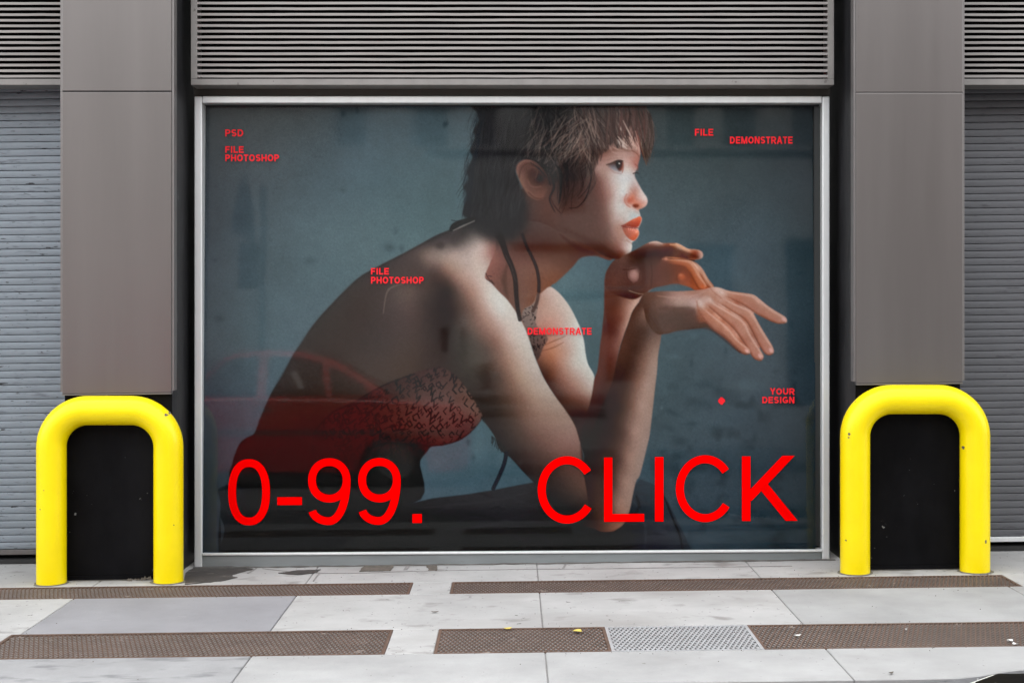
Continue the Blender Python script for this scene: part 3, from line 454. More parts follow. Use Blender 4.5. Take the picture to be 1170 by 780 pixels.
M['conc2']=mat('bluish concrete',(.275,.272,.285),.85,0,.16,3,(1,1,1),.35,90,spots=[((.36,.355,.36),6,.68,(1,3,1),6,.12),((.2,.19,.19),60,.76,(1,1,1),2,.02)],spec=.25)
M['conc3']=mat('worn concrete',(.30,.30,.303),.85,0,.2,4,(1,1,1),.4,80,spots=[((.19,.19,.195),5,.56,(1,2.5,1),6,.10),((.42,.22,.23),4,.69,(1,1,1),5,.14)],spec=.25)
M['joint']=mat('dirty joint',(.29,.28,.27),.95,0,.3,20)
M['asphalt']=mat('asphalt',(.075,.075,.078),.9,0,.3,8,(1,1,1),.6,120,spots=[((.20,.2,.2),120,.68,(1,1,1),2,.03)],spec=.3)
M['apron']=mat('worn grey asphalt',(.13,.13,.134),.9,0,.35,10,(1,1,1),.6,120,spots=[((.5,.5,.5),70,.70,(1,1,1),2,.03),((.06,.06,.06),16,.62,(1,1,1),4,.06)],spec=.25)
M['patch']=mat('tar patch',(.06,.054,.05),.75,0,.35,14,(1,1,1),.5,80,spots=[((.2,.18,.165),12,.6,(1,2,1),6,.1)])
M['rust']=mat('rusty iron',(.13,.08,.058),.75,.1,.35,9,(1,1,1),.3,200,spots=[((.32,.26,.22),14,.66,(1,1,1),4,.1)])
M['galv']=mat('galvanised steel',(.46,.47,.48),.5,.3,.15,12)
M['pit']=mat('pit dirt',(.012,.008,.006),.95,0,.4,30)
M['panel']=mat('bronze grey metal panel',(.162,.149,.144),.30,.6,.08,2.2,(3,3,.18),.03,8)
M['trim']=mat('metal trim',(.2,.188,.184),.4,.5,.1,8)
M['black']=mat('black paint',(.006,.006,.007),.5,0,.5,5,(1,1,.6),.25,30,spots=[((.10,.10,.105),9,.735,(1,1,1.4),6,.02),((.16,.16,.16),34,.735,(1,1,1),3,.015),((.011,.011,.013),2.5,.5,(1,1,.5),6,.25)],spec=.04)
M['blackside']=mat('scuffed black metal',(.016,.016,.018),.45,.0,.5,6,(1,1,.5),.3,30,spots=[((.08,.08,.085),12,.68,(1,1,.7),6,.06)],spec=.35)
M['blackwall']=mat('black plaster',(.010,.010,.011),.6,0,.4,6,bump=.2,spec=.3)
M['louver']=mat('louvre aluminium',(.37,.35,.337),.5,.1,.16,5,(.6,1,4))
M['louverframe']=mat('louvre frame paint',(.235,.222,.21),.5,.1,.2,7,spots=[((.12,.11,.10),30,.70,(1,1,1),4,.03)])
M['void']=mat('dark duct',(.004,.004,.004),.9,spec=.1)
M['frame']=mat('brushed aluminium frame',(.78,.80,.80),.34,.35,.08,4,(5,5,.4),spots=[((.35,.35,.35),25,.73,(1,1,1),4,.03)])
M['sill']=mat('dull aluminium sill',(.25,.275,.28),.45,.3,.15,6,(.5,4,4),spots=[((.2,.2,.19),20,.68,(1,1,3),5,.05)])
M['gasket']=mat('dark gasket',(.014,.016,.016),.6)
M['yellow']=mat('yellow gloss paint',(.93,.73,.0),.38,0,.05,7,(1,1,1),.12,60,spots=[((.06,.05,.03),26,.775,(1,1,1),4,.01),((.62,.47,.01),9,.72,(1,1,2.4),5,.05)],coat=.12,spec=.3)
M['shutL']=mat('pale grey shutter paint',(.235,.27,.305),.5,.2,.14,4,(1,1,3),spots=[((.02,.02,.022),3.2,.672,(6,1,30),5,.01),((.15,.17,.195),7,.6,(2,1,14),4,.1)])
M['shutR']=mat('dark grey shutter paint',(.115,.118,.128),.5,.2,.10,4,(1,1,3),spots=[((.07,.07,.078),7,.62,(2,1,14),4,.1)])
M['rubber']=mat('rubber',(.02,.02,.02),.8)
M['rail']=mat('shutter rail steel',(.14,.13,.125),.5,.4,.2,10)
M['red']=mat('red vinyl',(.98,.0,.0),.9,spec=0)
M['redsoft']=mat('faded red vinyl',(.80,.012,.022),.55,spec=.2)
M['carred']=mat('red car paint',(.28,.010,.013),.3,coat=.6)
M['carglass']=mat('car glass',(.014,.018,.018),.08)
M['seat']=mat('pale seat fabric',(.30,.30,.29),.8)
M['tyre']=mat('tyre rubber',(.018,.018,.018),.85)
M['chrome']=mat('chrome',(.6,.6,.6),.2,.9)
M['lamp']=mat('lamp glass',(.6,.6,.55),.15)
M['tail']=mat('tail lamp',(.35,.01,.01),.2)
M['stucco']=mat('pale stucco',(.20,.198,.195),.9,0,.22,.9,(1,1,1.6),.4,20,spots=[((.13,.13,.13),1.2,.6,(1,1,1.5),6,.15)])
M['ledge']=mat('dark ledge stone',(.05,.05,.05),.85,0,.2,4)
M['windowpane']=mat('dark window glass',(.035,.04,.045),.12)
M['windowframe']=mat('window frame paint',(.20,.20,.20),.6)
M['pole']=mat('galvanised pole',(.06,.064,.07),.5,.3)
M['signback']=mat('sign back',(.03,.034,.04),.5,.3)
M['leaf']=mat('yellow leaf',(.62,.48,.10),.7); M['paper']=mat('white paper',(.75,.75,.73),.8)
M['grit']=mat('grit',(.14,.12,.10),.95,0,.5,30)
M['brick']=mat('dull brick',(.055,.04,.036),.9,0,.3,3)
# ------------------------------------------------------------------ mesh helper
class MB:
    def __init__(s): s.v=[]; s.f=[]
    def add(s,vs,fs):
        o=len(s.v); s.v+=[tuple(v) for v in vs]; s.f+=[tuple(i+o for i in f) for f in fs]; return s
    def box(s,x0,x1,y0,y1,z0,z1):
        return s.hexa([(x0,y0,z0),(x1,y0,z0),(x1,y1,z0),(x0,y1,z0)],[(x0,y0,z1),(x1,y0,z1),(x1,y1,z1),(x0,y1,z1)])
    def hexa(s,b,t):
        return s.add(list(b)+list(t),[(3,2,1,0),(4,5,6,7),(0,1,5,4),(1,2,6,5),(2,3,7,6),(3,0,4,7)])
    def slab(s,x0,x1,y0,y1,h,zt=0):   # a block following the slope of the street
        return s.hexa([(x,y,gz(x)+zt-h) for x,y in ((x0,y0),(x1,y0),(x1,y1),(x0,y1))],[(x,y,gz(x)+zt) for x,y in ((x0,y0),(x1,y0),(x1,y1),(x0,y1))])
    def prism(s,poly,h,fn=None,zt=0): # flat polygon (x,y) on the street
        n=len(poly); top=[(x,y,gz(x)+zt) for x,y in poly]; bot=[(x,y,gz(x)+zt-h) for x,y in poly]
        return s.add(top+bot,[tuple(range(n)),tuple(range(2*n-1,n-1,-1))]+[(i,i+n,(i+1)%n+n,(i+1)%n) for i in range(n)])
    def extrude_y(s,poly,y0,y1):      # polygon in (x,z)
        n=len(poly); a=[(x,y0,z) for x,z in poly]; b=[(x,y1,z) for x,z in poly]
        return s.add(a+b,[tuple(range(n)),tuple(range(2*n-1,n-1,-1))]+[(i,i+n,(i+1)%n+n,(i+1)%n) for i in range(n)])
    def tube(s,path,r,seg=20,cap=True):
        P=[Vector(p) for p in path]; n=len(P); up=None; rings=[]
        for i in range(n):
            t=(P[min(i+1,n-1)]-P[max(i-1,0)]).normalized()
            if up is None: up=t.orthogonal().normalized()
            u=(up-t*up.dot(t)).normalized(); w=t.cross(u); up=u
            rr=r(i) if callable(r) else r
            rings.append([P[i]+(u*math.cos(2*math.pi*k/seg)+w*math.sin(2*math.pi*k/seg))*rr for k in range(seg)])
        vs=[v for q in rings for v in q]; fs=[(i*seg+k,i*seg+(k+1)%seg,(i+1)*seg+(k+1)%seg,(i+1)*seg+k) for i in range(n-1) for k in range(seg)]
        if cap: fs+=[tuple(range(seg-1,-1,-1)),tuple(range((n-1)*seg,n*seg))]
        return s.add(vs,fs)
    def build(s,name,m,parent=None,bevel=0,smooth=False,seg=2):
        me=bpy.data.meshes.new(name); me.from_pydata(s.v,[],s.f); me.materials.append(m)
        bm=bmesh.new(); bm.from_mesh(me); bmesh.ops.recalc_face_normals(bm,faces=bm.faces); bm.to_mesh(me); bm.free()
        o=bpy.data.objects.new(name,me); C.objects.link(o); o.parent=parent
        if bevel:
            b=o.modifiers.new('bevel','BEVEL'); b.width=bevel; b.segments=seg; b.limit_method='ANGLE'
        if smooth:
            for p in me.polygons: p.use_smooth=True
            me.set_sharp_from_angle(angle=math.radians(38))
        return o
def tag(o,label=None,cat=None,group=None,kind=None):
    if label: o['label']=label
    if cat: o['category']=cat
    if group: o['group']=group
    if kind: o['kind']=kind
    return o
def thing(name,loc,label,cat,group=None):
    o=bpy.data.objects.new(name,None); o.empty_display_size=.1; C.objects.link(o); tag(o,label,cat,group)
    return o
# ------------------------------------------------------------------ sidewalk and road
YA0,YA1,YB0,YB1=-.491,-.757,-1.44,-1.834     # upper grate, lower grate (back, front)
YK=-2.268
G=.004
JX=[-9,-7.1,-6.05,-5.0,-3.98,-2.97,-1.94,-.955,.122,1.15,2.2,3.25,4.3,5.3,6.3,7.4,9]
base=MB().slab(-9,9,YK+.01,.9,.12,-.006)
sw=base.build('sidewalk',M['joint']); tag(sw,kind='structure')
kerb=[(wx(1035,YK),YK),(1.50,-2.262),(1.585,-2.235),(1.66,-2.195),(1.74,-2.165),(1.85,-2.150),(2.2,-2.148),(3.6,-2.148)]
light=MB(); blue=MB(); worn=MB(); grey=MB()
upper=[(-9,-.457),(-.275,2.262)]; 
lower=[(-1.975,-.469),(-.287,3.4)]
def row(y0,y1,holes,pick):
    cuts=sorted(set(JX+[v for h in holes for v in h]))
    for a,b in zip(cuts,cuts[1:]):
        mid=(a+b)/2
        if any(h[0]<mid<h[1] for h in holes): continue
        ga=G/2 if a in JX else .001; gb=G/2 if b in JX else .001
        pick(mid).slab(a+ga,b-gb,y1+G/2,y0-G/2,.06)
pl=lambda m: light
row(.9,YA0,[],pl); row(YA0,YA1,upper,pl)
row(YA1,YB0,[],lambda m: blue if -1.94<m<-.955 else (grey if m>1.15 else light))
row(YB0,YB1,lower,pl)
for a,b in zip(JX,JX[1:]):
    m_=(a+b)/2; y1=YB1-G/2
    fr=[(x,y) for x,y in kerb if a+G/2<x<b-G/2]
    def ky(x):
        if x<=kerb[0][0]: return YK
        for (xa,ya),(xb,yb) in zip(kerb,kerb[1:]):
            if xa<=x<=xb: return ya+(yb-ya)*(x-xa)/(xb-xa)
        return kerb[-1][1]
    poly=[(a+G/2,y1),(a+G/2,ky(a+G/2))]+fr+[(b-G/2,ky(b-G/2)),(b-G/2,y1)]
    (worn if m_<-.955 else grey).prism(poly,.06)
for mb_,nm,mm in ((light,'sidewalk',M['conc']),(blue,'sidewalk',M['conc2']),(grey,'sidewalk',M['conc4']),(worn,'sidewalk',M['conc3'])):
    o=mb_.build(nm,mm,None,.003,seg=1); tag(o,kind='structure')
road=MB().add([(-60,YK+.25,gz(-60)-.03),(60,YK+.25,gz(60)-.03),(60,-10.2,gz(60)-.19),(-60,-10.2,gz(-60)-.19)],[(0,1,2,3)]).build('road',M['asphalt']); tag(road,kind='structure')
far=MB().slab(-60,60,-14.2,-10.2,.3,-.06).build('far_sidewalk',M['ledge']); tag(far,kind='structure')
grd=MB().add([(-300,-300,-4.2),(300,-300,-4.2),(300,300,-4.2),(-300,300,-4.2)],[(0,1,2,3)]).build('ground',M['asphalt']); tag(grd,kind='structure')
# cracks and patches
def sheet(name,poly,m,zt,label,cat,group=None,th=.003):
    o=MB().prism(poly,th,zt=zt).build(name,m); tag(o,label,cat,group); return o
def gp(px,py):                                  # a photo point lying on the sidewalk
    # solve depth: row = HY + F*(ZC-SL*x)/d , x=(px-CX)*d/F
    d=F*ZC/((py-HY)+SL*(px-CX)); return ((px-CX)*d/F, d-D0)
def wob(poly,a,n=4):
    out=[]
    for i,(p,q) in enumerate(zip(poly,poly[1:]+poly[:1])):
        for k in range(n):
            t=k/n; out.append((p[0]+(q[0]-p[0])*t+R.uniform(-a,a),p[1]+(q[1]-p[1])*t+R.uniform(-a,a)))
    return out
sheet('tar_patch',wob([gp(211,668),gp(212,655),gp(222,648),gp(240,646),gp(262,647),gp(290,650),gp(276,654),gp(263,657),gp(270,660),gp(252,664),gp(228,666)],.006),M['patch'],.0035,'dark damp tar patch between the yellow post and the window sill','patch')
cr=MB()
def crack(pts,w):
    P=[gp(*p) for p in pts]
    for (a,b) in zip(P,P[1:]):
        d=Vector((b[0]-a[0],b[1]-a[1])); n=Vector((-d.y,d.x)).normalized()*w/2
        cr.prism([(a[0]+n.x,a[1]+n.y),(b[0]+n.x,b[1]+n.y),(b[0]-n.x,b[1]-n.y),(a[0]-n.x,a[1]-n.y)],.002,zt=.0025+R.uniform(0,.0012))
crack([(300,649.5),(330,653),(372,655),(420,654.5),(470,652.5),(520,651.5),(580,650.5),(640,650),(700,649.5),(770,648.5),(840,647.5),(905,646.8)],.006)
crack([(293,649),(288,652),(283,655)],.01); crack([(365,655),(362,658),(358,664)],.006); crack([(463,651),(467,645)],.018)
crack([(643,650),(646,645)],.01)
o=cr.build('crack',M['joint']); tag(o,'thin dark broken joint line running in front of the window sill','crack')
for k,(poly,lab) in enumerate([([gp(318,655),gp(340,652),gp(366,651),gp(362,654.5),gp(340,657)],'small grey mortar patch left of the other two by the window sill'),([gp(410,653),gp(416,647),gp(450,646.5),gp(446,652)],'widest grey mortar patch below the window sill'),([gp(487,646.5),gp(500,646.5),gp(500,652),gp(490,652)],'narrow grey mortar patch right of the widest one')]):
    sheet('mortar_patch',wob(poly,.004),M['patch'] if k==0 else M['grit'],.0045,lab,'patch','mortar patches by the window')
# ------------------------------------------------------------------ grates: crossing bars over a pit
def grate(name,x0,x1,y0,y1,m,label,pitch=.0185,bw=.0044,asp=.33,zt=.0):
    t=thing(name,None,label,'grate','cellar grates in the sidewalk'); t.location=((x0+x1)/2,y1,gz((x0+x1)/2))
    fr=MB(); w=.012
    fr.slab(x0,x1,y1,y1+w,.03,zt); fr.slab(x0,x1,y0-w,y0,.03,zt); fr.slab(x0,x0+w,y1+w,y0-w,.03,zt); fr.slab(x1-w,x1,y1+w,y0-w,.03,zt)
    bars=MB(); X0,X1,Y0,Y1=x0+w,x1-w,y1+w,y0-w; H=Y1-Y0
    for sgn,dz in ((1,-.001),(-1,-.0024)):
        k=-H
        off=X0-H*asp
        while off<X1+H*asp:
            # bar from (off,Y0) to (off+H,Y1) for sgn 1, mirrored otherwise
            a,b=(off,off+H*asp) if sgn>0 else (off+H*asp,off)
            pts=[]
            def clipx(a,b):
                t0,t1=0,1
                if a!=b:
                    ta,tb=(X0-a)/(b-a),(X1-a)/(b-a)
                    t0=max(0,min(ta,tb)); t1=min(1,max(ta,tb))
                return t0,t1
            t0,t1=clipx(a,b)
            if t1-t0>.01:
                xa,ya=a+(b-a)*t0,Y0+H*t0; xb,yb=a+(b-a)*t1,Y0+H*t1
                hw=bw*.62
                bars.prism([(xa-hw,ya),(xa+hw,ya),(xb+hw,yb),(xb-hw,yb)],.0012,zt=zt+dz)
            off+=pitch
    for mb_,n_,mm in ((fr,'grate_frame',m),(bars,'bars',m)):
        o=mb_.build(n_,mm,t); o.matrix_parent_inverse=Matrix.Translation(-t.location)
    p=MB().slab(X0,X1,Y0,Y1,.01,zt-.042).build('pit_floor',M['pit'],t); p.matrix_parent_inverse=Matrix.Translation(-t.location)
    return t
grate('sidewalk_grate',-3.6,-.457,YA0,YA1,M['rust'],'narrow rusty grate running under the left yellow post')
grate('sidewalk_grate',-.275,2.262,YA0,YA1,M['rust'],'narrow rusty grate running along the window to the right yellow post')
grate('sidewalk_grate',-1.975,-.469,YB0,YB1,M['rust'],'wide rusty grate left of the concrete gap nearest the road')
grate('sidewalk_grate',-.287,.366,YB0,YB1,M['rust'],'short wide rusty grate ending at the silver steel grate')
grate('sidewalk_grate',.366,.926,YB0,YB1,M['galv'],'silver galvanised grate set between two rusty grates',bw=.0062)
grate('sidewalk_grate',.926,3.4,YB0,YB1,M['rust'],'long wide rusty grate right of the silver steel grate')
# ------------------------------------------------------------------ litter
def bit(name,px,py,sx,sy,m,label,cat,rot,zt=.004):
    x,y=gp(px,py); c,s_=math.cos(rot),math.sin(rot)
    pts=[(-1,-.2),(-.5,-.9),(.3,-.8),(1,-.1),(.6,.8),(-.4,.9)]
    b=MB(); top=[]; n=len(pts)
    vs=[(x+(u*c*sx-v*s_*sy),y+(u*s_*sx+v*c*sy),gz(x)+zt+.006*abs(u)) for u,v in pts]+[(x,y,gz(x)+zt+.001)]
    b.add(vs,[(i,(i+1)%n,n) for i in range(n)]); b.add([(a,b_,z-.0015) for a,b_,z in vs],[((i+1)%n,i,n) for i in range(n)])
    tag(b.build(name,m),label,cat)
bit('leaf',580,719,.018,.012,M['leaf'],'yellow leaf lying on the short rusty grate','leaf',.3)
bit('leaf',660,722,.02,.02,M['leaf'],'dull yellow leaf beside the silver grate','leaf',1.1)
bit('paper_scrap',911,727,.016,.008,M['paper'],'white paper scrap on the long rusty grate near the silver one','paper scrap',.2)
bit('paper_scrap',1154,733,.014,.012,M['paper'],'upper white scrap at the far right of the long rusty grate','paper scrap',.7)
bit('paper_scrap',1160,737,.012,.010,M['paper'],'lower white scrap at the far right of the long rusty grate','paper scrap',1.9)
bit('paper_scrap',1035,720,.006,.006,M['paper'],'tiny white speck of paper on the long rusty grate','paper scrap',0)
bit('cigarette_butt',497,700,.018,.006,M['grit'],'flattened brown cigarette butt on the pale concrete between the grates','cigarette butt',.1)
bit('cigarette_butt',1018,770,.012,.006,M['grit'],'flattened grey cigarette butt near the kerb','cigarette butt',.5)
gr=MB()
for _ in range(70):       # crumbs in the corner of the left column base
    x,y=gp(R.uniform(150,176),660); y=-.338-abs(R.gauss(0,.012)); r=R.uniform(.003,.011); z=gz(x)+abs(R.gauss(0,.012))*max(0,(x+1.78)*7)
    gr.add([(x-r,y,z),(x+r*.6,y-r*.6,z),(x+r*.5,y+r*.6,z),(x,y,z+r*1.2)],[(0,1,3),(1,2,3),(2,0,3),(0,2,1)])
for _ in range(150):
    px=R.gauss(165,9); py=R.gauss(655,3); 
    if not(140<px<178 and 648<py<662): continue
    x,y=gp(px,py); y=min(y,-.32+.0); r=R.uniform(.002,.009); z=gz(x)
    gr.add([(x-r,y,z),(x+r*.6,y-r,z),(x+r*.5,y+r,z),(x,y,z+r*1.3)],[(0,1,3),(1,2,3),(2,0,3),(0,2,1)])
for _ in range(420):
    x=R.uniform(-2.9,2.9); y=R.choice([R.uniform(-.5,-.02),YA0+R.gauss(0,.02),YA1-abs(R.gauss(0,.03)),YB0+R.gauss(0,.03),YB1-abs(R.gauss(0,.03)),R.uniform(-2.2,-.5)])
    r=R.uniform(.0012,.0038); z=gz(x)
    gr.add([(x-r,y,z-.001),(x+r*.6,y-r,z-.001),(x+r*.5,y+r,z-.001),(x,y,z+r)],[(0,1,3),(1,2,3),(2,0,3),(0,2,1)])
tag(gr.build('grit',M['grit']),'loose grit and crumbs scattered over the concrete','grit',kind='stuff')
# hatch by the kerb
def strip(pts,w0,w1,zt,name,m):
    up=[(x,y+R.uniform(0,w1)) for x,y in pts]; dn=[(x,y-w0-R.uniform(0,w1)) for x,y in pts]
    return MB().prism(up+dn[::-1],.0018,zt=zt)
g1=strip([(-1.57+3.16*k/60,-.062) for k in range(61)],.004,.02,.0036,'footdark',None)
g2=strip([(-2.12+.515*k/14,-.338) for k in range(15)],.004,.022,.0028,'footdark',None); g3=strip([(1.622+.50*k/14,-.338) for k in range(15)],.004,.022,.0028,'footdark',None)
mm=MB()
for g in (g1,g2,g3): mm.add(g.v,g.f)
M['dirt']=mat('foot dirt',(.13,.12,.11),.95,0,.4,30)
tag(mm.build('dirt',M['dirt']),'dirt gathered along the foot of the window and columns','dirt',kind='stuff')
t=thing('access_hatch',None,'dark steel hatch with a bright edge set into the asphalt by the kerb','hatch')
hx=[(gp(1107,781.5)),gp(1134,771.8),gp(1172,771.5),(3.1,gp(1172,771.5)[1]),(3.1,-2.75),(gp(1107,781.5)[0]-.12,-2.75)]
MB().prism(hx,.02,zt=.004).build('hatch_frame',M['frame'],t)
cxy=(sum(p[0] for p in hx)/6,sum(p[1] for p in hx)/6)
MB().prism([(x+(cxy[0]-x)*.035,y+(cxy[1]-y)*.035-.002) for x,y in hx],.02,zt=.010).build('hatch_cover',M['black'],t)
MB().prism([(1.36,-2.30),(1.5,-2.262),(1.585,-2.235),(1.66,-2.195),(1.74,-2.165),(1.85,-2.150),(2.2,-2.148),(3.6,-2.148),(3.6,-2.5),(1.3,-2.5)],.03,zt=-.004).build('apron',M['apron']).__setitem__('kind','structure')
# ------------------------------------------------------------------ columns
def column(x0,x1,label,light_seam):
    t=thing('column',None,label,'column','metal clad columns')
    yf=-.36; xm=(x0+x1)/2; zb=.8825+SL*xm-.0005; zs=2.273+(.006 if xm<0 else 0)
    MB().box(x0+.004,x1-.004,-.33,.30,-.1,4.6).build('core',M['blackside'],t)
    MB().slab(x0+.02,x1-.001,-.345,-.3305,1.05 if False else .02,.02).build('base_plinth',M['black'],t)
    q=MB(); q.hexa([(x,y,gz(x)-.02) for x,y in ((x0+.0045,-.3345),(x1-.0045,-.3345),(x1-.0045,-.3302),(x0+.0045,-.3302))],[(x,y,.88+SL*xm) for x,y in ((x0+.0045,-.3345),(x1-.0045,-.3345),(x1-.0045,-.3302),(x0+.0045,-.3302))]); q.build('base_plate',M['black'],t)
    def panel(z00,z01,z1):
        b=MB(); b.hexa([(x0,yf,z00),(x1,yf,z01),(x1,-.3305,z01),(x0,-.3305,z00)],[(x0,yf,z1),(x1,yf,z1),(x1,-.3305,z1),(x0,-.3305,z1)])
        return b.build('panel',M['panel'],t,.003)
    dz=SL*(x1-x0)/2
    panel(zb-dz,zb+dz,zs-.002); panel(zs+.002,zs+.002,4.6)
    sm=MB().box(x0+.002,x1-.002,yf+.004,-.331,zs-.0018,zs+.0018).build('seam',M['trim' if light_seam else 'black'],t)
    tr=MB(); tr.box(x0-.010,x0-.0005,yf+.006,-.3,zb-dz+.01,4.6); tr.box(x1+.0005,x1+.010,yf+.006,-.3,zb+dz+.01,4.6)
    tr.hexa([(x0+.001,yf-.006,zb-dz-.006),(x1-.001,yf-.006,zb+dz-.006),(x1-.001,-.332,zb+dz-.006),(x0+.001,-.332,zb-dz-.006)],[(x0+.001,yf-.006,zb-dz-.0008),(x1-.001,yf-.006,zb+dz-.0008),(x1-.001,-.332,zb+dz-.0008),(x0+.001,-.332,zb-dz-.0008)])
    tr.build('edge_trim',M['trim'],t)
    return t
column(-2.120,-1.604,'brown grey metal column left of the poster window, dark seam near its top',False)
column(1.621,2.124,'brown grey metal column right of the poster window, bright seam near its top',True)
# ------------------------------------------------------------------ bollards
M['footdark']=mat('dark foot ring',(.16,.15,.12),.95,0,.4,30)
M['chip']=mat('bare primer',(.10,.09,.08),.7)
def bollard(xa,xb,ztop,label,chips):
    yb=-.40; r=.0685; Rc=.172; zc_=ztop-r; path=[(xa,yb,gz(xa)-.05)]
    for k in range(9): path.append((xa,yb,gz(xa)+.02+(zc_-Rc-.02-gz(xa))*k/9))
    for k in range(17):
        a=math.pi-math.pi/2*k/16; path.append((xa+Rc+Rc*math.cos(a),yb,zc_-Rc+Rc*math.sin(a)))
    for k in range(1,6): path.append((xa+Rc+(xb-xa-2*Rc)*k/6,yb,zc_))
    for k in range(17):
        a=math.pi/2-math.pi/2*k/16; path.append((xb-Rc+Rc*math.cos(a),yb,zc_-Rc+Rc*math.sin(a)))
    for k in range(8,-1,-1): path.append((xb,yb,gz(xb)+.02+(zc_-Rc-.02-gz(xb))*k/9))
    path.append((xb,yb,gz(xb)-.05))
    fine=[]
    for q0,q1 in zip(path,path[1:]):
        for k in range(24): fine.append(tuple(u+(v-u)*k/24 for u,v in zip(q0,q1)))
    o=MB().tube(path,r,40).build('bollard',M['yellow'],None,0,True); tag(o,label,'bollard','yellow hoop bollards')
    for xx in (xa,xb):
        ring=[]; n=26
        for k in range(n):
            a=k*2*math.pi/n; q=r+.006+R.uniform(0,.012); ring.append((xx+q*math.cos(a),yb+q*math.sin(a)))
        MB().prism(ring,.002,zt=.0032).build('foot_ring',M['footdark'],o)  # dark ring round each pipe foot, strengthening its contact with the paving
    for (px,pz,s1,s2) in chips:
        # where the photo point meets the front of the pipe
        x=wx(px,yb-r); z=wz(pz,yb-r)
        n=7; pts=[(x+s1*math.cos(k*6.283/n)*R.uniform(.6,1.1),z+s2*math.sin(k*6.283/n)*R.uniform(.6,1.1)) for k in range(n)]
        def surf(a,b):      # depth of the pipe surface at (a,b)
            c=None
            d=min(math.hypot(a-q[0],b-q[2]) for q in fine)
            return yb-math.sqrt(max(0,r*r-d*d))-.0006
        vs=[(a,surf(a,b),b) for a,b in pts]+[(x,surf(x,z),z)]
        ch=MB().add(vs,[(k,(k+1)%n,n) for k in range(n)]).build('paint_chip',M['chip'],o)
    return o
bollard(-2.157,-1.609,.849,'yellow hoop bollard guarding the base of the left column, chip near its right bend',[(188,474,.011,.009),(190,473,.006,.007),(45,582,.004,.004),(50,560,.003,.003),(198,600,.003,.004)])
bollard(1.607,2.168,.9005,'yellow hoop bollard guarding the base of the right column',[(971,496,.006,.007),(970.5,500,.006,.004),(1104,512,.005,.010),(1127,619,.005,.013),(968,618,.004,.005),(1000,640,.003,.003)])
# ------------------------------------------------------------------ louvres
def louver(x0,x1,label,stiles,yf=-.15,m=None):
    t=thing('louver_panel',None,label,'louvre','louvre panels above the openings')
    z0=wz(97.3,yf); zi=wz(90.3,yf); zt=3.02
    f=MB(); f.box(x0,x1,yf,yf+.14,z0,zi)
    if stiles:
        w=.030; f.box(x0,x0+w,yf,yf+.14,zi,zt); f.box(x1-w,x1,yf,yf+.14,zi,zt); xs0,xs1=x0+w,x1-w
    else: xs0,xs1=x0,x1
    f.box(x0,x1,yf,yf+.14,zt,zt+.05); f.build('louver_frame',M['louverframe'],t,.002)
    s=MB(); p=.02735; z=zi+.0075; k=0
    while z<zt-.01:
        n=24; j=[R.uniform(-.0006,.0006) for _ in range(n+1)]
        for i in range(n):
            xa=xs0+(xs1-xs0)*i/n; xb=xs0+(xs1-xs0)*(i+1)/n; a,b=j[i],j[i+1]
            s.add([(xa,yf+.006,z+a),(xb,yf+.006,z+b),(xb,yf+.004,z+.0116+b),(xa,yf+.004,z+.0116+a),(xa,yf+.03,z+.009+a),(xb,yf+.03,z+.009+b),(xb,yf+.03,z+.017+b),(xa,yf+.03,z+.017+a)],[(0,1,2,3),(3,2,6,7),(1,0,4,5)])
        z+=p
    s.build('slats',M['louver'],t)
    MB().box(x0+.001,x1-.001,yf+.10,yf+.138,zi,zt).build('backing',M['void'],t)
    return t
louver(wx(218,-.15),wx(953,-.15),'long metal louvre panel above the poster window',True)
louver(-4.2,-2.132,'metal louvre panel above the pale shutter left of the left column',False,-.12)
louver(2.136,4.2,'metal louvre panel above the dark shutter right of the right column',False,-.12)
# ------------------------------------------------------------------ shutters
def shutter(x0,x1,m,label,rail):
    t=thing('roller_shutter',None,label,'shutter','roller shutters')
    y=.15; p=.0362; zb=lambda x: gz(x)+.045
    xs=[x0+(x1-x0)*i/14 for i in range(15)]; prof=[]; z=.0; rows=[]
    k=0
    while .07+k*p<2.45:
        z=.07+k*p
        rows+=[(y+.010,z),(y+.0002,z+.0016),(y-.0006,z+.004),(y-.0006,z+.031),(y+.0002,z+.0336),(y+.010,z+.0352)]
        k+=1
    b=MB(); vs=[]; dents={}
    for yy,zz in rows:
        sl=int((zz-.07)/p)
        for i,x in enumerate(xs):
            d=dents.setdefault((sl,i),R.gauss(0,.00045)); vs.append((x,yy+d,zz+gz(x)+d*.4))
    n=len(xs); b.add(vs,[(r*n+i,r*n+i+1,(r+1)*n+i+1,(r+1)*n+i) for r in range(len(rows)-1) for i in range(n-1)])
    b.build('curtain',m,t,0,True)
    q=MB(); q.hexa([(x0,y-.02,zb(x0)),(x1,y-.02,zb(x1)),(x1,y+.02,zb(x1)),(x0,y+.02,zb(x0))],[(x0,y-.02,zb(x0)+.024),(x1,y-.02,zb(x1)+.024),(x1,y+.02,zb(x1)+.024),(x0,y+.02,zb(x0)+.024)]); q.build('bottom_bar',rail,t,.002)
    g=MB(); g.slab(x0,x1,y-.035,y+.03,.02,.022); g.build('threshold',M['rubber'],t)
    g=MB(); g.box(x0-.0,x0+.014,y-.03,y-.008,.12,2.5) if x0>0 else g.box(x1-.014,x1,y-.03,y-.008,.0,2.5)
    g.build('guide_rail',M['rail'],t)
    return t
shutter(-4.2,-2.1325,M['shutL'],'pale bluish roller shutter with worn slats left of the left column',M['rail'])
shutter(2.1365,4.2,M['shutR'],'dark grey roller shutter right of the right column',M['frame'])
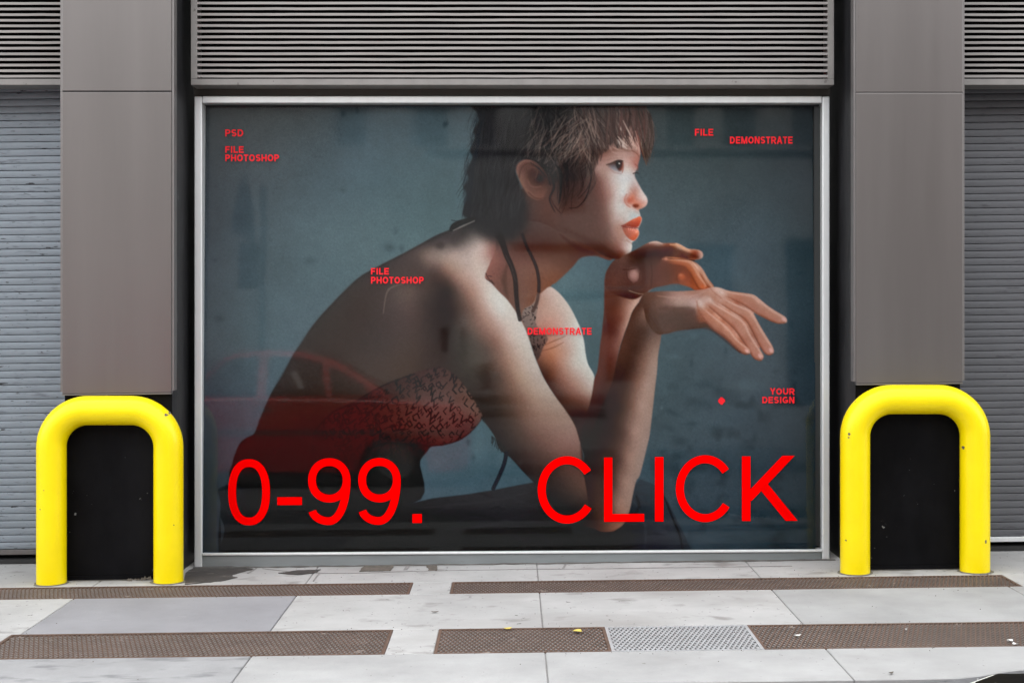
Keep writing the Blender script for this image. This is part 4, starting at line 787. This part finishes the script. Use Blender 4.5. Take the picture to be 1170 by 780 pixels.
# ------------------------------------------------------------------ back wall and lintel
def wallbox(name,mb_,m,label,cat): tag(mb_.build(name,m),label,cat)
wb=MB(); wb.box(-1.60,1.617,.303,.40,-.1,4.6); wb.box(-6,-2.13,.303,.40,-.1,4.6); wb.box(2.134,6,.303,.40,-.1,4.6)
wallbox('back_wall',wb,M['blackwall'],'black wall in the recess behind window, louvres and shutters','wall')
fx0_,fx1_=wx(221.8,-.03),wx(948.2,-.03)
lb=MB(); lb.box(fx0_-.004,fx1_+.004,-.018,.30,wz(109.6,-.018),wz(102.5,-.018)+.28)
wallbox('lintel',lb,mat('brown lintel paint',(.05,.044,.036),.6,0,.3,6),'dark brown lintel between the louvre panel and the window head','lintel')
ub=MB(); ub.box(-9,9,-.28,.30,4.602,6.0); ub.box(-9,-2.13,-.0,.30,3.09,4.6); ub.box(2.134,9,.0,.30,3.09,4.6); ub.box(-1.6,1.617,.0,.302,3.09,4.6); ub.box(-9,-4.202,-.3,.30,-.2,3.09); ub.box(4.202,9,-.3,.30,-.1,3.09)  # unseen upper wall, added to block sky and sun from behind
wallbox('unseen_upper_wall',ub,M['brick'],'unseen dull wall added above the louvre panels, sized to shade the pavement','wall')
# ------------------------------------------------------------------ display window
win=thing('display_window',None,'large aluminium framed shop window with the poster behind its glass and red lettering','window')
yf=-.042; fx0,fx1=wx(221.8,yf),wx(948.2,yf); ix0,ix1=wx(230.8,yf),wx(939.6,yf)
ftop=wz(109.8,yf); itop=wz(117.8,yf)
zi=lambda x: wz(629.6,yf)+.006*x          # top of the sill rail
def jamb(a,b):
    o=MB().hexa([(a,yf,gz(a)-.03),(b,yf,gz(b)-.03),(b,.09,gz(b)-.03),(a,.09,gz(a)-.03)],[(a,yf,ftop-.001),(b,yf,ftop-.001),(b,.09,ftop-.001),(a,.09,ftop-.001)]).build('jamb',M['frame'],win,.006,seg=3); return o
jamb(fx0,ix0); jamb(ix1,fx1)
MB().box(ix0+.0008,ix1-.0008,yf+.002,.09,itop,ftop).build('head_rail',M['frame'],win,.004)
a,b=ix0+.0008,ix1-.0008
MB().hexa([(a,yf+.006,gz(a)-.03),(b,yf+.006,gz(b)-.03),(b,.09,gz(b)-.03),(a,.09,gz(a)-.03)],[(a,yf+.006,zi(a)-.012),(b,yf+.006,zi(b)-.012),(b,.09,zi(b)-.012),(a,.09,zi(a)-.012)]).build('sill_rail',M['sill'],win,.004)
MB().hexa([(a,yf-.004,zi(a)-.0115),(b,yf-.004,zi(b)-.0115),(b,.09,zi(b)-.0115),(a,.09,zi(a)-.0115)],[(a,yf-.004,zi(a)),(b,yf-.004,zi(b)),(b,.09,zi(b)),(a,.09,zi(a))]).build('sill_cap',M['frame'],win,.003)
gk=MB(); gk.box(ix0+.001,ix1-.001,.02,.064,itop-.0045,itop-.0006); gk.box(ix1-.030,ix1-.0012,.004,.064,.08,itop-.0105);
gk.build('gasket',M['gasket'],win)
TILT=math.radians(1.7); TA=math.tan(TILT); zmid=(itop+zi(0))/2
gy=lambda z: TA*(z-zmid)                    # the pane leans back slightly
gm=bpy.data.materials.new('window glass'); gm.use_nodes=True; n_=gm.node_tree.nodes; l_=gm.node_tree.links; n_.clear()
out=n_.new('ShaderNodeOutputMaterial'); mx=n_.new('ShaderNodeMixShader'); tr=n_.new('ShaderNodeBsdfTransparent'); gl=n_.new('ShaderNodeBsdfGlossy'); gl.inputs['Roughness'].default_value=.03; tr.inputs['Color'].default_value=(.975,.985,.98,1)
lw=n_.new('ShaderNodeLayerWeight'); lw.inputs['Blend'].default_value=.5
pw=n_.new('ShaderNodeMath'); pw.operation='POWER'; pw.inputs[1].default_value=4
ad=n_.new('ShaderNodeMath'); ad.operation='MULTIPLY_ADD'; ad.inputs[1].default_value=.9; ad.inputs[2].default_value=.0145; ad.use_clamp=True
l_.new(lw.outputs['Facing'],pw.inputs[0]); l_.new(pw.outputs[0],ad.inputs[0]); l_.new(ad.outputs[0],mx.inputs[0]); l_.new(tr.outputs[0],mx.inputs[1]); l_.new(gl.outputs[0],mx.inputs[2]); l_.new(mx.outputs[0],out.inputs[0])
zg0,zg1=zi(-1.6)+.0004,itop-.005; xg0,xg1=ix0+.001,ix1-.0305
MB().hexa([(xg0,gy(zg0),zg0),(xg1,gy(zg0),zg0),(xg1,gy(zg0)+.008,zg0),(xg0,gy(zg0)+.008,zg0)],[(xg0,gy(zg1),zg1),(xg1,gy(zg1),zg1),(xg1,gy(zg1)+.008,zg1),(xg0,gy(zg1)+.008,zg1)]).build('glass',gm,win)
# ------------------------------------------------------------------ lettering: strokes turned into flat vinyl shapes
def arc(cx,cy,rx,ry,a0,a1,n=28):
    return [(cx+rx*math.cos(math.radians(a0+(a1-a0)*k/n)),cy-ry*math.sin(math.radians(a0+(a1-a0)*k/n))) for k in range(n+1)]
def glyph_sdf(strokes,X,Y):
    best=np.full(X.shape,9e9)
    for pts,w,closed in strokes:
        P=np.array(pts,float); N=len(P); rs=np.full(X.shape,9e9)
        for k in range(N-1):
            a,b=P[k],P[k+1]; d=b-a; L=math.hypot(*d)
            if L<1e-6: continue
            u=((X-a[0])*d[0]+(Y-a[1])*d[1])/L; v=np.abs((X-a[0])*d[1]-(Y-a[1])*d[0])/L
            rs=np.minimum(rs,np.hypot(np.maximum(np.maximum(-u,u-L),0),v)-w/2)
        if not closed:
            for a,b in ((P[0],P[1]),(P[-1],P[-2])):
                d=(a-b)/max(1e-9,math.hypot(*(a-b))); u=(X-a[0])*d[0]+(Y-a[1])*d[1]
                rs=np.where(np.hypot(X-a[0],Y-a[1])<w*1.05,np.maximum(rs,u),rs)
        best=np.minimum(best,rs)
    return best
def contour_mesh(sd,x0,y0,h,put):
    ny,nx=sd.shape; b=MB(); cache={}
    def vert(key,x,y):
        if key not in cache: cache[key]=len(b.v); b.v.append(put(x0+x*h,y0+y*h))
        return cache[key]
    # full rows of inside cells are merged into long quads
    for j in range(ny-1):
        i=0
        while i<nx-1:
            c=[sd[j,i],sd[j,i+1],sd[j+1,i+1],sd[j+1,i]]
            if all(q>=0 for q in c): i+=1; continue
            pos=[(i,j),(i+1,j),(i+1,j+1),(i,j+1)]; poly=[]
            for k in range(4):
                A,B=c[k],c[(k+1)%4]; pa,pb=pos[k],pos[(k+1)%4]
                if A<0: poly.append(vert(pa,*pa))
                if (A<0)!=(B<0):
                    t=A/(A-B); key=tuple(sorted([pa,pb])); poly.append(vert(('e',)+key,pa[0]+(pb[0]-pa[0])*t,pa[1]+(pb[1]-pa[1])*t))
            if len(poly)>2: b.f.append(tuple(poly))
            i+=1
    return b
def vinyl(px,py):
    y=-.004
    for _ in range(4): y=gy(wz(py,y))-.0015
    return (wx(px,y),y,wz(py,y))
def word(strokes,box,h,m,label=None,clip=None):
    x0,y0,x1,y1=box; nx=int((x1-x0)/h)+2; ny=int((y1-y0)/h)+2
    X,Y=np.meshgrid(x0+np.arange(nx)*h,y0+np.arange(ny)*h)
    sd=glyph_sdf(strokes,X,Y)
    if clip: sd=np.maximum(sd,np.maximum(clip[0](X)-Y,Y-clip[1](X)))
    o=contour_mesh(sd,x0,y0,h,vinyl).build('lettering',m,win)
    if label: o['label']=label
    return o
w=8.9
def sup(cx,cy,rx,ry,p=2.35,n=56):
    out=[]
    for k in range(n+1):
        t=2*math.pi*k/n; c,s_=math.cos(t),math.sin(t)
        out.append((cx+rx*math.copysign(abs(c)**(2/p),c),cy+ry*math.copysign(abs(s_)**(2/p),s_)))
    return out
def nine(x0,x1,y0,y1):
    cx=(x0+x1)/2; rx=(x1-x0)/2-w/2; ry=(y1-y0)*.325-w/2+.6; cy=y0+w/2+ry-.3
    tail=[(x1-w/2,cy)]+[(x1-w/2-.25*k*.2,cy+ (y1-cy-30)*k/4) for k in range(1,4)]
    H=y1-cy
    tail=[(x1-w/2,cy-2)]+[(cx-1+(x1-w/2-cx+1)*math.cos(t)**.92 if math.cos(t)>0 else cx-1+(rx-.5)*math.cos(t),cy+(H-w/2)*math.sin(t)) for t in [math.radians(a) for a in range(0,91,6)]]
    end=[(cx-1+(rx-1)*math.cos(math.radians(a)),y1-w/2-14.5+14.5*math.sin(math.radians(a))) for a in range(96,171,8)]
    return [(sup(cx,cy,rx,ry,2.1),w,True),(tail+end,w,False)]
big=[(sup(284.6,562,19.4,33.3,2.3),w,True),([(316.8,572.2),(345,572)],9.0,False)]+nine(352,400.5,523.4,599.4)+nine(409.3,457.8,523.2,599.2)+[([(471.2,592),(482,591.9)],10.2,False)]
word(big,(256,519,486,604),.55,M['red'],'large red digits at the lower left of the glass')
def cee(x0,x1,y0,y1):
    cx=(x0+x1)/2+1.5; rx=(x1-x0)/2-w/2+1.0; ry=(y1-y0)/2-w/2
    return [(arc(cx,(y0+y1)/2,rx,ry,36,326,44),w+.2,False)]
cl=cee(614,679,521,597.6)+[([(694.9,522.4),(694.9,596)],9.5,False),([(690.2,591.4),(736,591)],8.9,False),([(753.2,521.8),(753.2,595.4)],9.8,False)]+cee(771.8,836.6,519.8,596)+[([(852.6,521),(852.6,594.8)],9.8,False),([(855,568.5),(907,514)],10.2,False),([(869,551),(909,600)],10.8,False)]
word(cl,(610,515,912,602),.55,M['red'],'large red word CLICK at the lower right of the glass',clip=(lambda X:520.9-(X-760)*.004+np.where((X<680)|((X>768)&(X<840)),-2,0),lambda X:595.4-(X-760)*.006+np.where((X<680)|((X>768)&(X<840)),3,0)))
def letters(txt,x0,x1,y0,y1,sw):
    # unit glyphs: width, strokes on a 0..1 cap height (y down); s = stroke
    H=y1-y0; out=[]
    adv={'I':.34,'M':.90,'O':.82,'S':.70,'P':.70,'D':.76,'F':.64,'L':.63,'E':.69,'H':.76,'T':.66,'N':.76,'R':.75,'A':.76,'Y':.72,'U':.76,'G':.82}
    tot=sum(adv[c] for c in txt)-.12; k=(x1-x0)/tot; x=x0
    s=sw
    for c in txt:
        W=(adv[c]-.12)*k; a,b=x+s/2,x+W-s/2; t,u=y0+s/2,y1-s/2; mid=(y0+y1)/2
        def ln(*p): out.append((list(p),s,False))
        if c=='I': ln((x+W/2,y0),(x+W/2,y1))
        elif c in 'FEL':
            ln((a,y0),(a,y1))
            if c!='L': ln((x,t),(x+W,t)); ln((x,mid),(x+W*.92,mid))
            if c!='F': ln((x,u),(x+W,u))
        elif c=='H': ln((a,y0),(a,y1)); ln((b,y0),(b,y1)); ln((a,mid),(b,mid))
        elif c=='T': ln((x,t),(x+W,t)); ln((x+W/2,y0),(x+W/2,y1))
        elif c=='N': ln((a,y0),(a,y1)); ln((b,y0),(b,y1)); ln((a,y0-.2),(b,y1+.2))
        elif c=='M': ln((a,y0),(a,y1)); ln((b,y0),(b,y1)); ln((a,y0),(x+W/2,y1-.3),(b,y0))
        elif c=='A': ln((x+s*.3,y1+.3),(x+W/2,y0-.2)); ln((x+W-s*.3,y1+.3),(x+W/2,y0-.2)); ln((x+W*.25,y0+H*.68),(x+W*.75,y0+H*.68))
        elif c=='Y': ln((x+s*.3,y0-.3),(x+W/2,mid+.4)); ln((x+W-s*.3,y0-.3),(x+W/2,mid+.4)); ln((x+W/2,mid),(x+W/2,y1))
        elif c=='O': out.append((arc(x+W/2,mid,W/2-s/2,H/2-s/2,0,360,20),s,True))
        elif c=='G': out.append((arc(x+W/2,mid,W/2-s/2,H/2-s/2,45,350,20),s,False)); ln((x+W/2,mid+s*.3),(x+W,mid+s*.3)); ln((b,mid),(b,y1-s*.5))
        elif c=='U': out.append(([(a,y0)]+arc((a+b)/2,u-(b-a)/2,(b-a)/2,(b-a)/2,180,360,12)+[(b,y0)],s,False))
        elif c=='D': ln((a,y0),(a,y1)); out.append(([(a,t),(x+W*.45,t)]+arc(x+W*.45,mid,b-x-W*.45,H/2-s/2,90,-90,12)+[(a,u)],s,False))
        elif c in 'PR':
            ln((a,y0),(a,y1)); rr=(mid+s*.3-t)/2
            out.append(([(a,t),(b-rr,t)]+arc(b-rr,t+rr,rr,rr,90,-90,10)+[(a,t+2*rr)],s,False))
            if c=='R': ln((x+W*.45,mid),(x+W-s*.3,y1+.3))
        elif c=='S':
            r1=(mid-t)/2; out.append((arc(x+W/2,t+r1,W/2-s/2,r1,25,270,12)[:-1]+arc(x+W/2,mid+r1,W/2-s/2,r1,90,-155,12),s,False))
        x+=adv[c]*k
    return out
def small(lines,m,label):
    st=[]; bx=[1e9,1e9,-1e9,-1e9]; cl_=[]
    for txt,x0,x1,y0,y1 in lines:
        st+=letters(txt,x0,x1,y0,y1,1.55); bx=[min(bx[0],x0-1),min(bx[1],y0-1),max(bx[2],x1+1),max(bx[3],y1+1)]
    word(st,bx,.22,m,label)
small([('PSD',257.4,277.9,148,156)],M['redsoft'],'small red word PSD')
small([('FILE',257.4,278.4,167.2,174.8),('PHOTOSHOP',257.4,318.8,176.6,184.4)],M['redsoft'],'small red two line text at the upper left')
small([('FILE',794,814.9,147.4,155.2)],M['redsoft'],'small red word FILE at the upper right')
small([('DEMONSTRATE',834,905.6,156.2,164.2)],M['redsoft'],'small red word DEMONSTRATE at the upper right')
small([('FILE',423.9,444.4,306.2,313.6),('PHOTOSHOP',423.9,484.2,316.2,323.9)],M['redsoft'],'small red two line text over the figure\'s back')
small([('DEMONSTRATE',602.8,676,374.4,382.2)],M['redsoft'],'small red word DEMONSTRATE in the middle')
small([('YOUR',880,907.8,443.4,450.6),('DESIGN',871,907.6,453,460.4)],M['redsoft'],'small red words YOUR DESIGN')
word([([(821.6,455.6),(827,460)],2.6,False),([(822,460.4),(827.2,455.4)],2.4,False),([(824.3,453.6),(824.6,462)],2.8,False),([(820.6,458),(828.4,457.6)],2.8,False),(arc(824.4,457.8,1.4,1.4,0,360,14),3,True)],(818,451,831,465),.3,M['redsoft'],'small red dot')
# ------------------------------------------------------------------ poster
EXPO_ALB,REFL=ALB_K,REFL_V
art=paint_poster()
alb=np.clip((art-REFL)*EXPO_ALB,.0015,.92)
YP=.034
nv=PNX*PNY
gx_,gy_=np.meshgrid(np.linspace(PX0,PX1,PNX),np.linspace(PY0,PY1,PNY))
co=np.empty((nv,3),np.float32); 
yy_=np.full(nv,.01)
for _ in range(5): yy_=TA*(wz(gy_.ravel(),yy_)-zmid)+.0092
co[:,0]=wx(gx_.ravel(),yy_); co[:,1]=yy_; co[:,2]=wz(gy_.ravel(),yy_)
idx=np.arange(nv).reshape(PNY,PNX); q=np.stack([idx[:-1,:-1],idx[1:,:-1],idx[1:,1:],idx[:-1,1:]],-1).reshape(-1,4)
me=bpy.data.meshes.new('poster'); nf=len(q)
me.vertices.add(nv); me.vertices.foreach_set('co',co.ravel()); me.loops.add(nf*4); me.loops.foreach_set('vertex_index',q.ravel().astype(np.int32))
me.polygons.add(nf); me.polygons.foreach_set('loop_start',np.arange(0,nf*4,4,dtype=np.int32)); me.update(calc_edges=True)
ca=me.color_attributes.new('print','FLOAT_COLOR','POINT'); rgba=np.ones((nv,4),np.float32); rgba[:,:3]=alb.reshape(-1,3); ca.data.foreach_set('color',rgba.ravel())
pm=bpy.data.materials.new('poster print'); pm.use_nodes=True; n_=pm.node_tree.nodes; bs=n_['Principled BSDF']; bs.inputs['Roughness'].default_value=.8; bs.inputs['Specular IOR Level'].default_value=.08
at=n_.new('ShaderNodeVertexColor'); at.layer_name='print'; pm.node_tree.links.new(at.outputs['Color'],bs.inputs['Base Color']); me.materials.append(pm)
po=bpy.data.objects.new('poster',me); C.objects.link(po); tag(po,'dark teal photo poster of a seated woman leaning on her elbows behind the window glass','poster')
bk=MB().box(ix0+.002,ix1-.001,.066,.085,.05,itop-.011).build('backing_board',M['gasket'],po)
# ------------------------------------------------------------------ across the street (seen only mirrored in the glass)
YC=-7.75; SC=F/(D0-YC)                       # near side of the parked car, mirror image scale
ZR=gz(-2.6)-.145
def cp(px,py): return ((px-CX)/SC, ZR+(571-py)/SC*.955)
car=thing('parked_car',None,'red saloon car parked across the road, mirrored in the window glass','car')
Wd=1.72; y0,y1=YC,YC-Wd
low=[cp(30,552),cp(28,520),cp(36,492),cp(70,478),cp(150,468),cp(215,463),cp(300,462),cp(430,464),cp(500,468),cp(528,474),cp(538,492),cp(540,530),cp(536,548),
     cp(508,552)]
def arch(c):
    cx_,cz_=cp(c,546); r=.36
    return [(cx_+r*math.cos(a),cz_+r*math.sin(a)) for a in [math.radians(k) for k in range(-8,189,14)]]
prof=low+arch(452)+arch(110)
n=len(prof); sec=[(0,.0),(.0,.06)]
lb=MB(); ring=[]
for y,ins in ((y0-.06,.03),(y0,.0),(y1,.0),(y1+.06,.03)): pass
def loft(mb_,prof,ys):
    n=len(prof); cx_=sum(p[0] for p in prof)/n; cz_=sum(p[1] for p in prof)/n; o=len(mb_.v)
    for y,k in ys: mb_.v+=[(cx_+(x-cx_)*k,y,cz_+(z-cz_)*k) for x,z in prof]
    m_=len(ys)
    for j in range(m_-1):
        for i in range(n): mb_.f.append((o+j*n+i,o+j*n+(i+1)%n,o+(j+1)*n+(i+1)%n,o+(j+1)*n+i))
    mb_.f.append(tuple(o+i for i in range(n))); mb_.f.append(tuple(o+(m_-1)*n+i for i in range(n-1,-1,-1)))
loft(lb,prof,[(y0-.0,.985),(y0-.05,1),(y1+.05,1),(y1,.985)]); lb.build('body',M['carred'],car,.02)
roofp=[cp(205,464),cp(232,436),cp(252,415),cp(270,408),cp(300,405),cp(345,407),cp(385,420),cp(420,440),cp(448,464)]
cb=MB(); ins=lambda z: .16*(z-cp(0,464)[1])/(cp(0,405)[1]-cp(0,464)[1])
nn=len(roofp); A=[(x,y0-.02-ins(z),z) for x,z in roofp]; B=[(x,y1+.02+ins(z),z) for x,z in roofp]
cb.add(A+B,[tuple(range(nn)),tuple(range(2*nn-1,nn-1,-1))]+[(i,i+nn,i+1+nn,i+1) for i in range(nn-1)]+[(nn-1,2*nn-1,nn,0)])
cb.build('cabin',M['carred'],car,.03)
def sideglass(pts):
    for yy,sg in ((y0-.02,1),(y1+.02,-1)):
        P=[cp(*p) for p in pts]; v=[(x,yy-sg*ins(z)+sg*.012,z) for x,z in P]; v2=[(x,y-sg*.008,z) for x,y,z in v]; k=len(P)
        MB().add(v+v2,[tuple(range(k)),tuple(range(2*k-1,k-1,-1))]+[(i,i+k,(i+1)%k+k,(i+1)%k) for i in range(k)]).build('side_window',M['carglass'],car)
sideglass([(222,459),(240,434),(254,419),(268,413.5),(293,412),(293,459)])
sideglass([(304,459),(304,412),(342,413),(366,421),(372,459)])
sideglass([(379,459),(374,424),(392,432),(414,446),(424,459)])
for yy,sg in ((y0,1),(y1,-1)):
    v=[cp(330,431),cp(338,430),cp(347,450),cp(341,452)]
    MB().add([(x,yy-sg*(.02+ins(z))+sg*.016,z) for x,z in v],[(0,1,2,3)]).build('window_sticker',M['seat'],car) if sg>0 else None
    MB().box(cp(60,0)[0],cp(528,0)[0],yy-.012 if sg>0 else yy-.006,yy+.006 if sg>0 else yy+.012,cp(0,506)[1],cp(0,501)[1]).build('side_moulding',M['rubber'],car)
    MB().box(cp(300,0)[0]-.03,cp(300,0)[0]+.10,yy-.01,yy+.015,cp(0,478)[1],cp(0,475)[1]).build('door_handle',M['chrome'],car)
for sg in (0,1):
    ya=y0-.02 if sg==0 else y1+.02
    for i,(c1,c2) in enumerate(((0,1),(6,8))):
        pass
fw=[roofp[0],roofp[2]]; rw=[roofp[6],roofp[8]]
for nm,(p,q_) in (('windscreen',fw),('rear_window',rw)):
    def pt(t,s_): 
        x=p[0]+(q_[0]-p[0])*t; z=p[1]+(q_[1]-p[1])*t; d=1 if nm=='rear_window' else -1
        ya=y0-.02-ins(z)-.09; yb=y1+.02+ins(z)+.09; return (x+d*.02,ya+(yb-ya)*s_,z+.022)
    MB().add([pt(.1,0),pt(.1,1),pt(.93,1),pt(.93,0)],[(0,1,2,3)]).build(nm,M['carglass'],car)
for c in (110,452):
    cx_,cz_=cp(c,571-.31*SC)
    for yy,sg in ((y0-.02,1),(y1+.02,-1)):
        wob_=bpy.data.objects.new('wheel',None); C.objects.link(wob_); wob_.parent=car
        MB().tube([(cx_,yy-sg*.19,cz_),(cx_,yy-sg*.18,cz_),(cx_,yy-sg*.01,cz_),(cx_,yy,cz_)],lambda i:(.28,.31,.31,.28)[i],28).build('tyre',M['tyre'],wob_,0,True)
        MB().tube([(cx_,yy-sg*.05,cz_),(cx_,yy+sg*.004,cz_)],.19,20).build('rim',M['chrome'],wob_)
for yy in (y0-.22,y1+.22):
    MB().box(cp(31,0)[0],cp(37,0)[0]+.04,yy-.14,yy+.14,cp(0,504)[1],cp(0,491)[1]).build('headlight',M['lamp'],car,.01)
    MB().box(cp(536,0)[0]-.05,cp(541,0)[0],yy-.14,yy+.14,cp(0,500)[1],cp(0,484)[1]).build('tail_light',M['tail'],car,.01)
# sign post beside the car
YS=-9.9; SS_=F/(D0-YS)
def rp(px,py,sc):
    dist=F/sc; sh=2*TILT*F*(dist-D0)/dist
    return ((px-CX)/sc, ZC+(HY+sh-py)/sc)
sp=thing('sign_post',None,'grey street post with a pointed sign over a square sign, behind the red car','sign post')
xp=rp(299,0,SS_)[0]
MB().tube([(xp,YS,gz(xp)-.1),(xp,YS,rp(0,212,SS_)[1])],.035,12).build('post',M['pole'],sp)
MB().extrude_y([rp(*p,SS_) for p in ((278,193),(289,235),(291,277),(263,264),(265,240))],YS+.04,YS+.046).build('pointed_sign',M['signback'],sp)
MB().extrude_y([rp(*p,SS_) for p in ((272,277),(295,277),(295,330),(272,330))],YS+.04,YS+.046).build('square_sign',M['signback'],sp)
# facade across the street
YB=-14.2; SB=F/(D0-YB)
bd=thing('facade_building',None,'pale stucco building across the street, mirrored in the window glass','building')
def hole(a,b,c,d):
    x0,z1=rp(a,c,SB); x1,z0=rp(b,d,SB); return x0,x1,z0,z1
wl=MB(); wl.box(-18,18,YB-6,YB-.25,-.4,6.45)
wins=[(540,570,112,168),(606,655,112,168),(470,514,112,168),(760,800,112,168),(826,872,112,168),(905,950,112,168),(638,674,180,246),(786,842,278,340),(897,946,278,468),(500,516,374,406),(526,536,374,410),(545,565,415,449),(690,742,285,330),(600,640,340,440),(690,745,345,440),(380,420,112,168)]
zl=rp(0,171,SB)[1]
# front skin of the facade with real openings
xs=sorted(set([-18,18]+[v for q_ in wins for v in hole(*q_)[:2]])); zs=sorted(set([-.3,6.4]+[v for q_ in wins for v in hole(*q_)[2:]]))
for xa,xb in zip(xs,xs[1:]):
    run=None
    for za,zb_ in zip(zs,zs[1:]):
        xm,zm=(xa+xb)/2,(za+zb_)/2
        inside=any(h[0]<xm<h[1] and h[2]<zm<h[3] for h in map(lambda q_:hole(*q_),wins))
        if inside:
            if run: wl.box(xa,xb,YB-.25,YB,run[0],run[1]); run=None
        else: run=(run[0] if run else za,zb_)
    if run: wl.box(xa,xb,YB-.25,YB,run[0],run[1])
wl.build('wall',M['stucco'],bd)
MB().box(5.3,18,YB+.002,YB+1.2,-.3,7.2).build('added_dark_wing',M['brick'],bd)  # dark wing added outside the mirrored view to dim the right side
lg=MB(); lg.box(-1.3,18,YB+.001,YB+.05,zl-.03,zl+.03)
for a,b,py in ((585,705,278),(640,760,333),(520,690,452),(520,690,467),(900,950,272)):
    x0,z=rp(a,py,SB); x1,_=rp(b,py,SB); lg.box(x0,x1,YB+.001,YB+.06,z-.05,z+.02)
lg.build('ledge',M['ledge'],bd)
for q_ in wins:
    x0,x1,z0,z1=hole(*q_); f=MB(); w_=.05
    f.box(x0,x1,YB-.14,YB-.08,z0,z0+w_); f.box(x0,x1,YB-.14,YB-.08,z1-w_,z1); f.box(x0,x0+w_,YB-.14,YB-.08,z0+w_,z1-w_); f.box(x1-w_,x1,YB-.14,YB-.08,z0+w_,z1-w_)
    fo=f.build('window',M['windowframe'],bd)
    MB().box(x0+w_,x1-w_,YB-.12,YB-.11,z0+w_,z1-w_).build('pane',M['windowpane'],fo)
# ------------------------------------------------------------------ light, sky, camera
wd=bpy.data.worlds.new('World'); S.world=wd; wd.use_nodes=True; n_=wd.node_tree.nodes; l_=wd.node_tree.links
sk=n_.new('ShaderNodeTexSky'); sk.sky_type='NISHITA'; sk.sun_disc=False; sk.sun_elevation=math.radians(56); sk.sun_rotation=math.radians(-14); sk.air_density=1.6; sk.dust_density=4; sk.ozone_density=1.0
bg=n_['Background']; bg.inputs['Strength'].default_value=.15
hs=n_.new('ShaderNodeHueSaturation'); hs.inputs['Saturation'].default_value=.10
l_.new(sk.outputs[0],hs.inputs['Color']); l_.new(hs.outputs[0],bg.inputs['Color'])
sun=bpy.data.lights.new('sun','SUN'); sun.energy=2.0; sun.angle=math.radians(.5); sun.color=(1,.96,.91)
so=bpy.data.objects.new('sun',sun); C.objects.link(so)
az=math.radians(14); el=math.radians(56)
dirv=Vector((-math.sin(az)*math.cos(el),math.cos(az)*math.cos(el),math.sin(el)))   # towards the light
so.rotation_euler=dirv.to_track_quat('Z','Y').to_euler()
cam=bpy.data.cameras.new('camera'); co_=bpy.data.objects.new('camera',cam); C.objects.link(co_); S.camera=co_
co_.location=(0,-D0,ZC); co_.rotation_euler=(math.radians(90),0,0); cam.sensor_width=36; cam.lens=36*F/1170; cam.shift_y=-(390-HY)/1170; cam.clip_end=2000; cam.clip_start=.05
S.render.resolution_x=1024; S.render.resolution_y=682
S.view_settings.view_transform='Standard'; S.view_settings.look='None'; S.view_settings.exposure=EXPO; S.view_settings.gamma=1; S.view_settings.use_curve_mapping=False
S.cycles.use_denoising=True; S.cycles.denoising_prefilter='ACCURATE'; S.cycles.denoising_input_passes='RGB_ALBEDO_NORMAL'; S.cycles.use_adaptive_sampling=False; S.cycles.sample_clamp_indirect=4; S.cycles.max_bounces=8; S.cycles.transparent_max_bounces=12; S.cycles.caustics_reflective=False; S.cycles.caustics_refractive=False
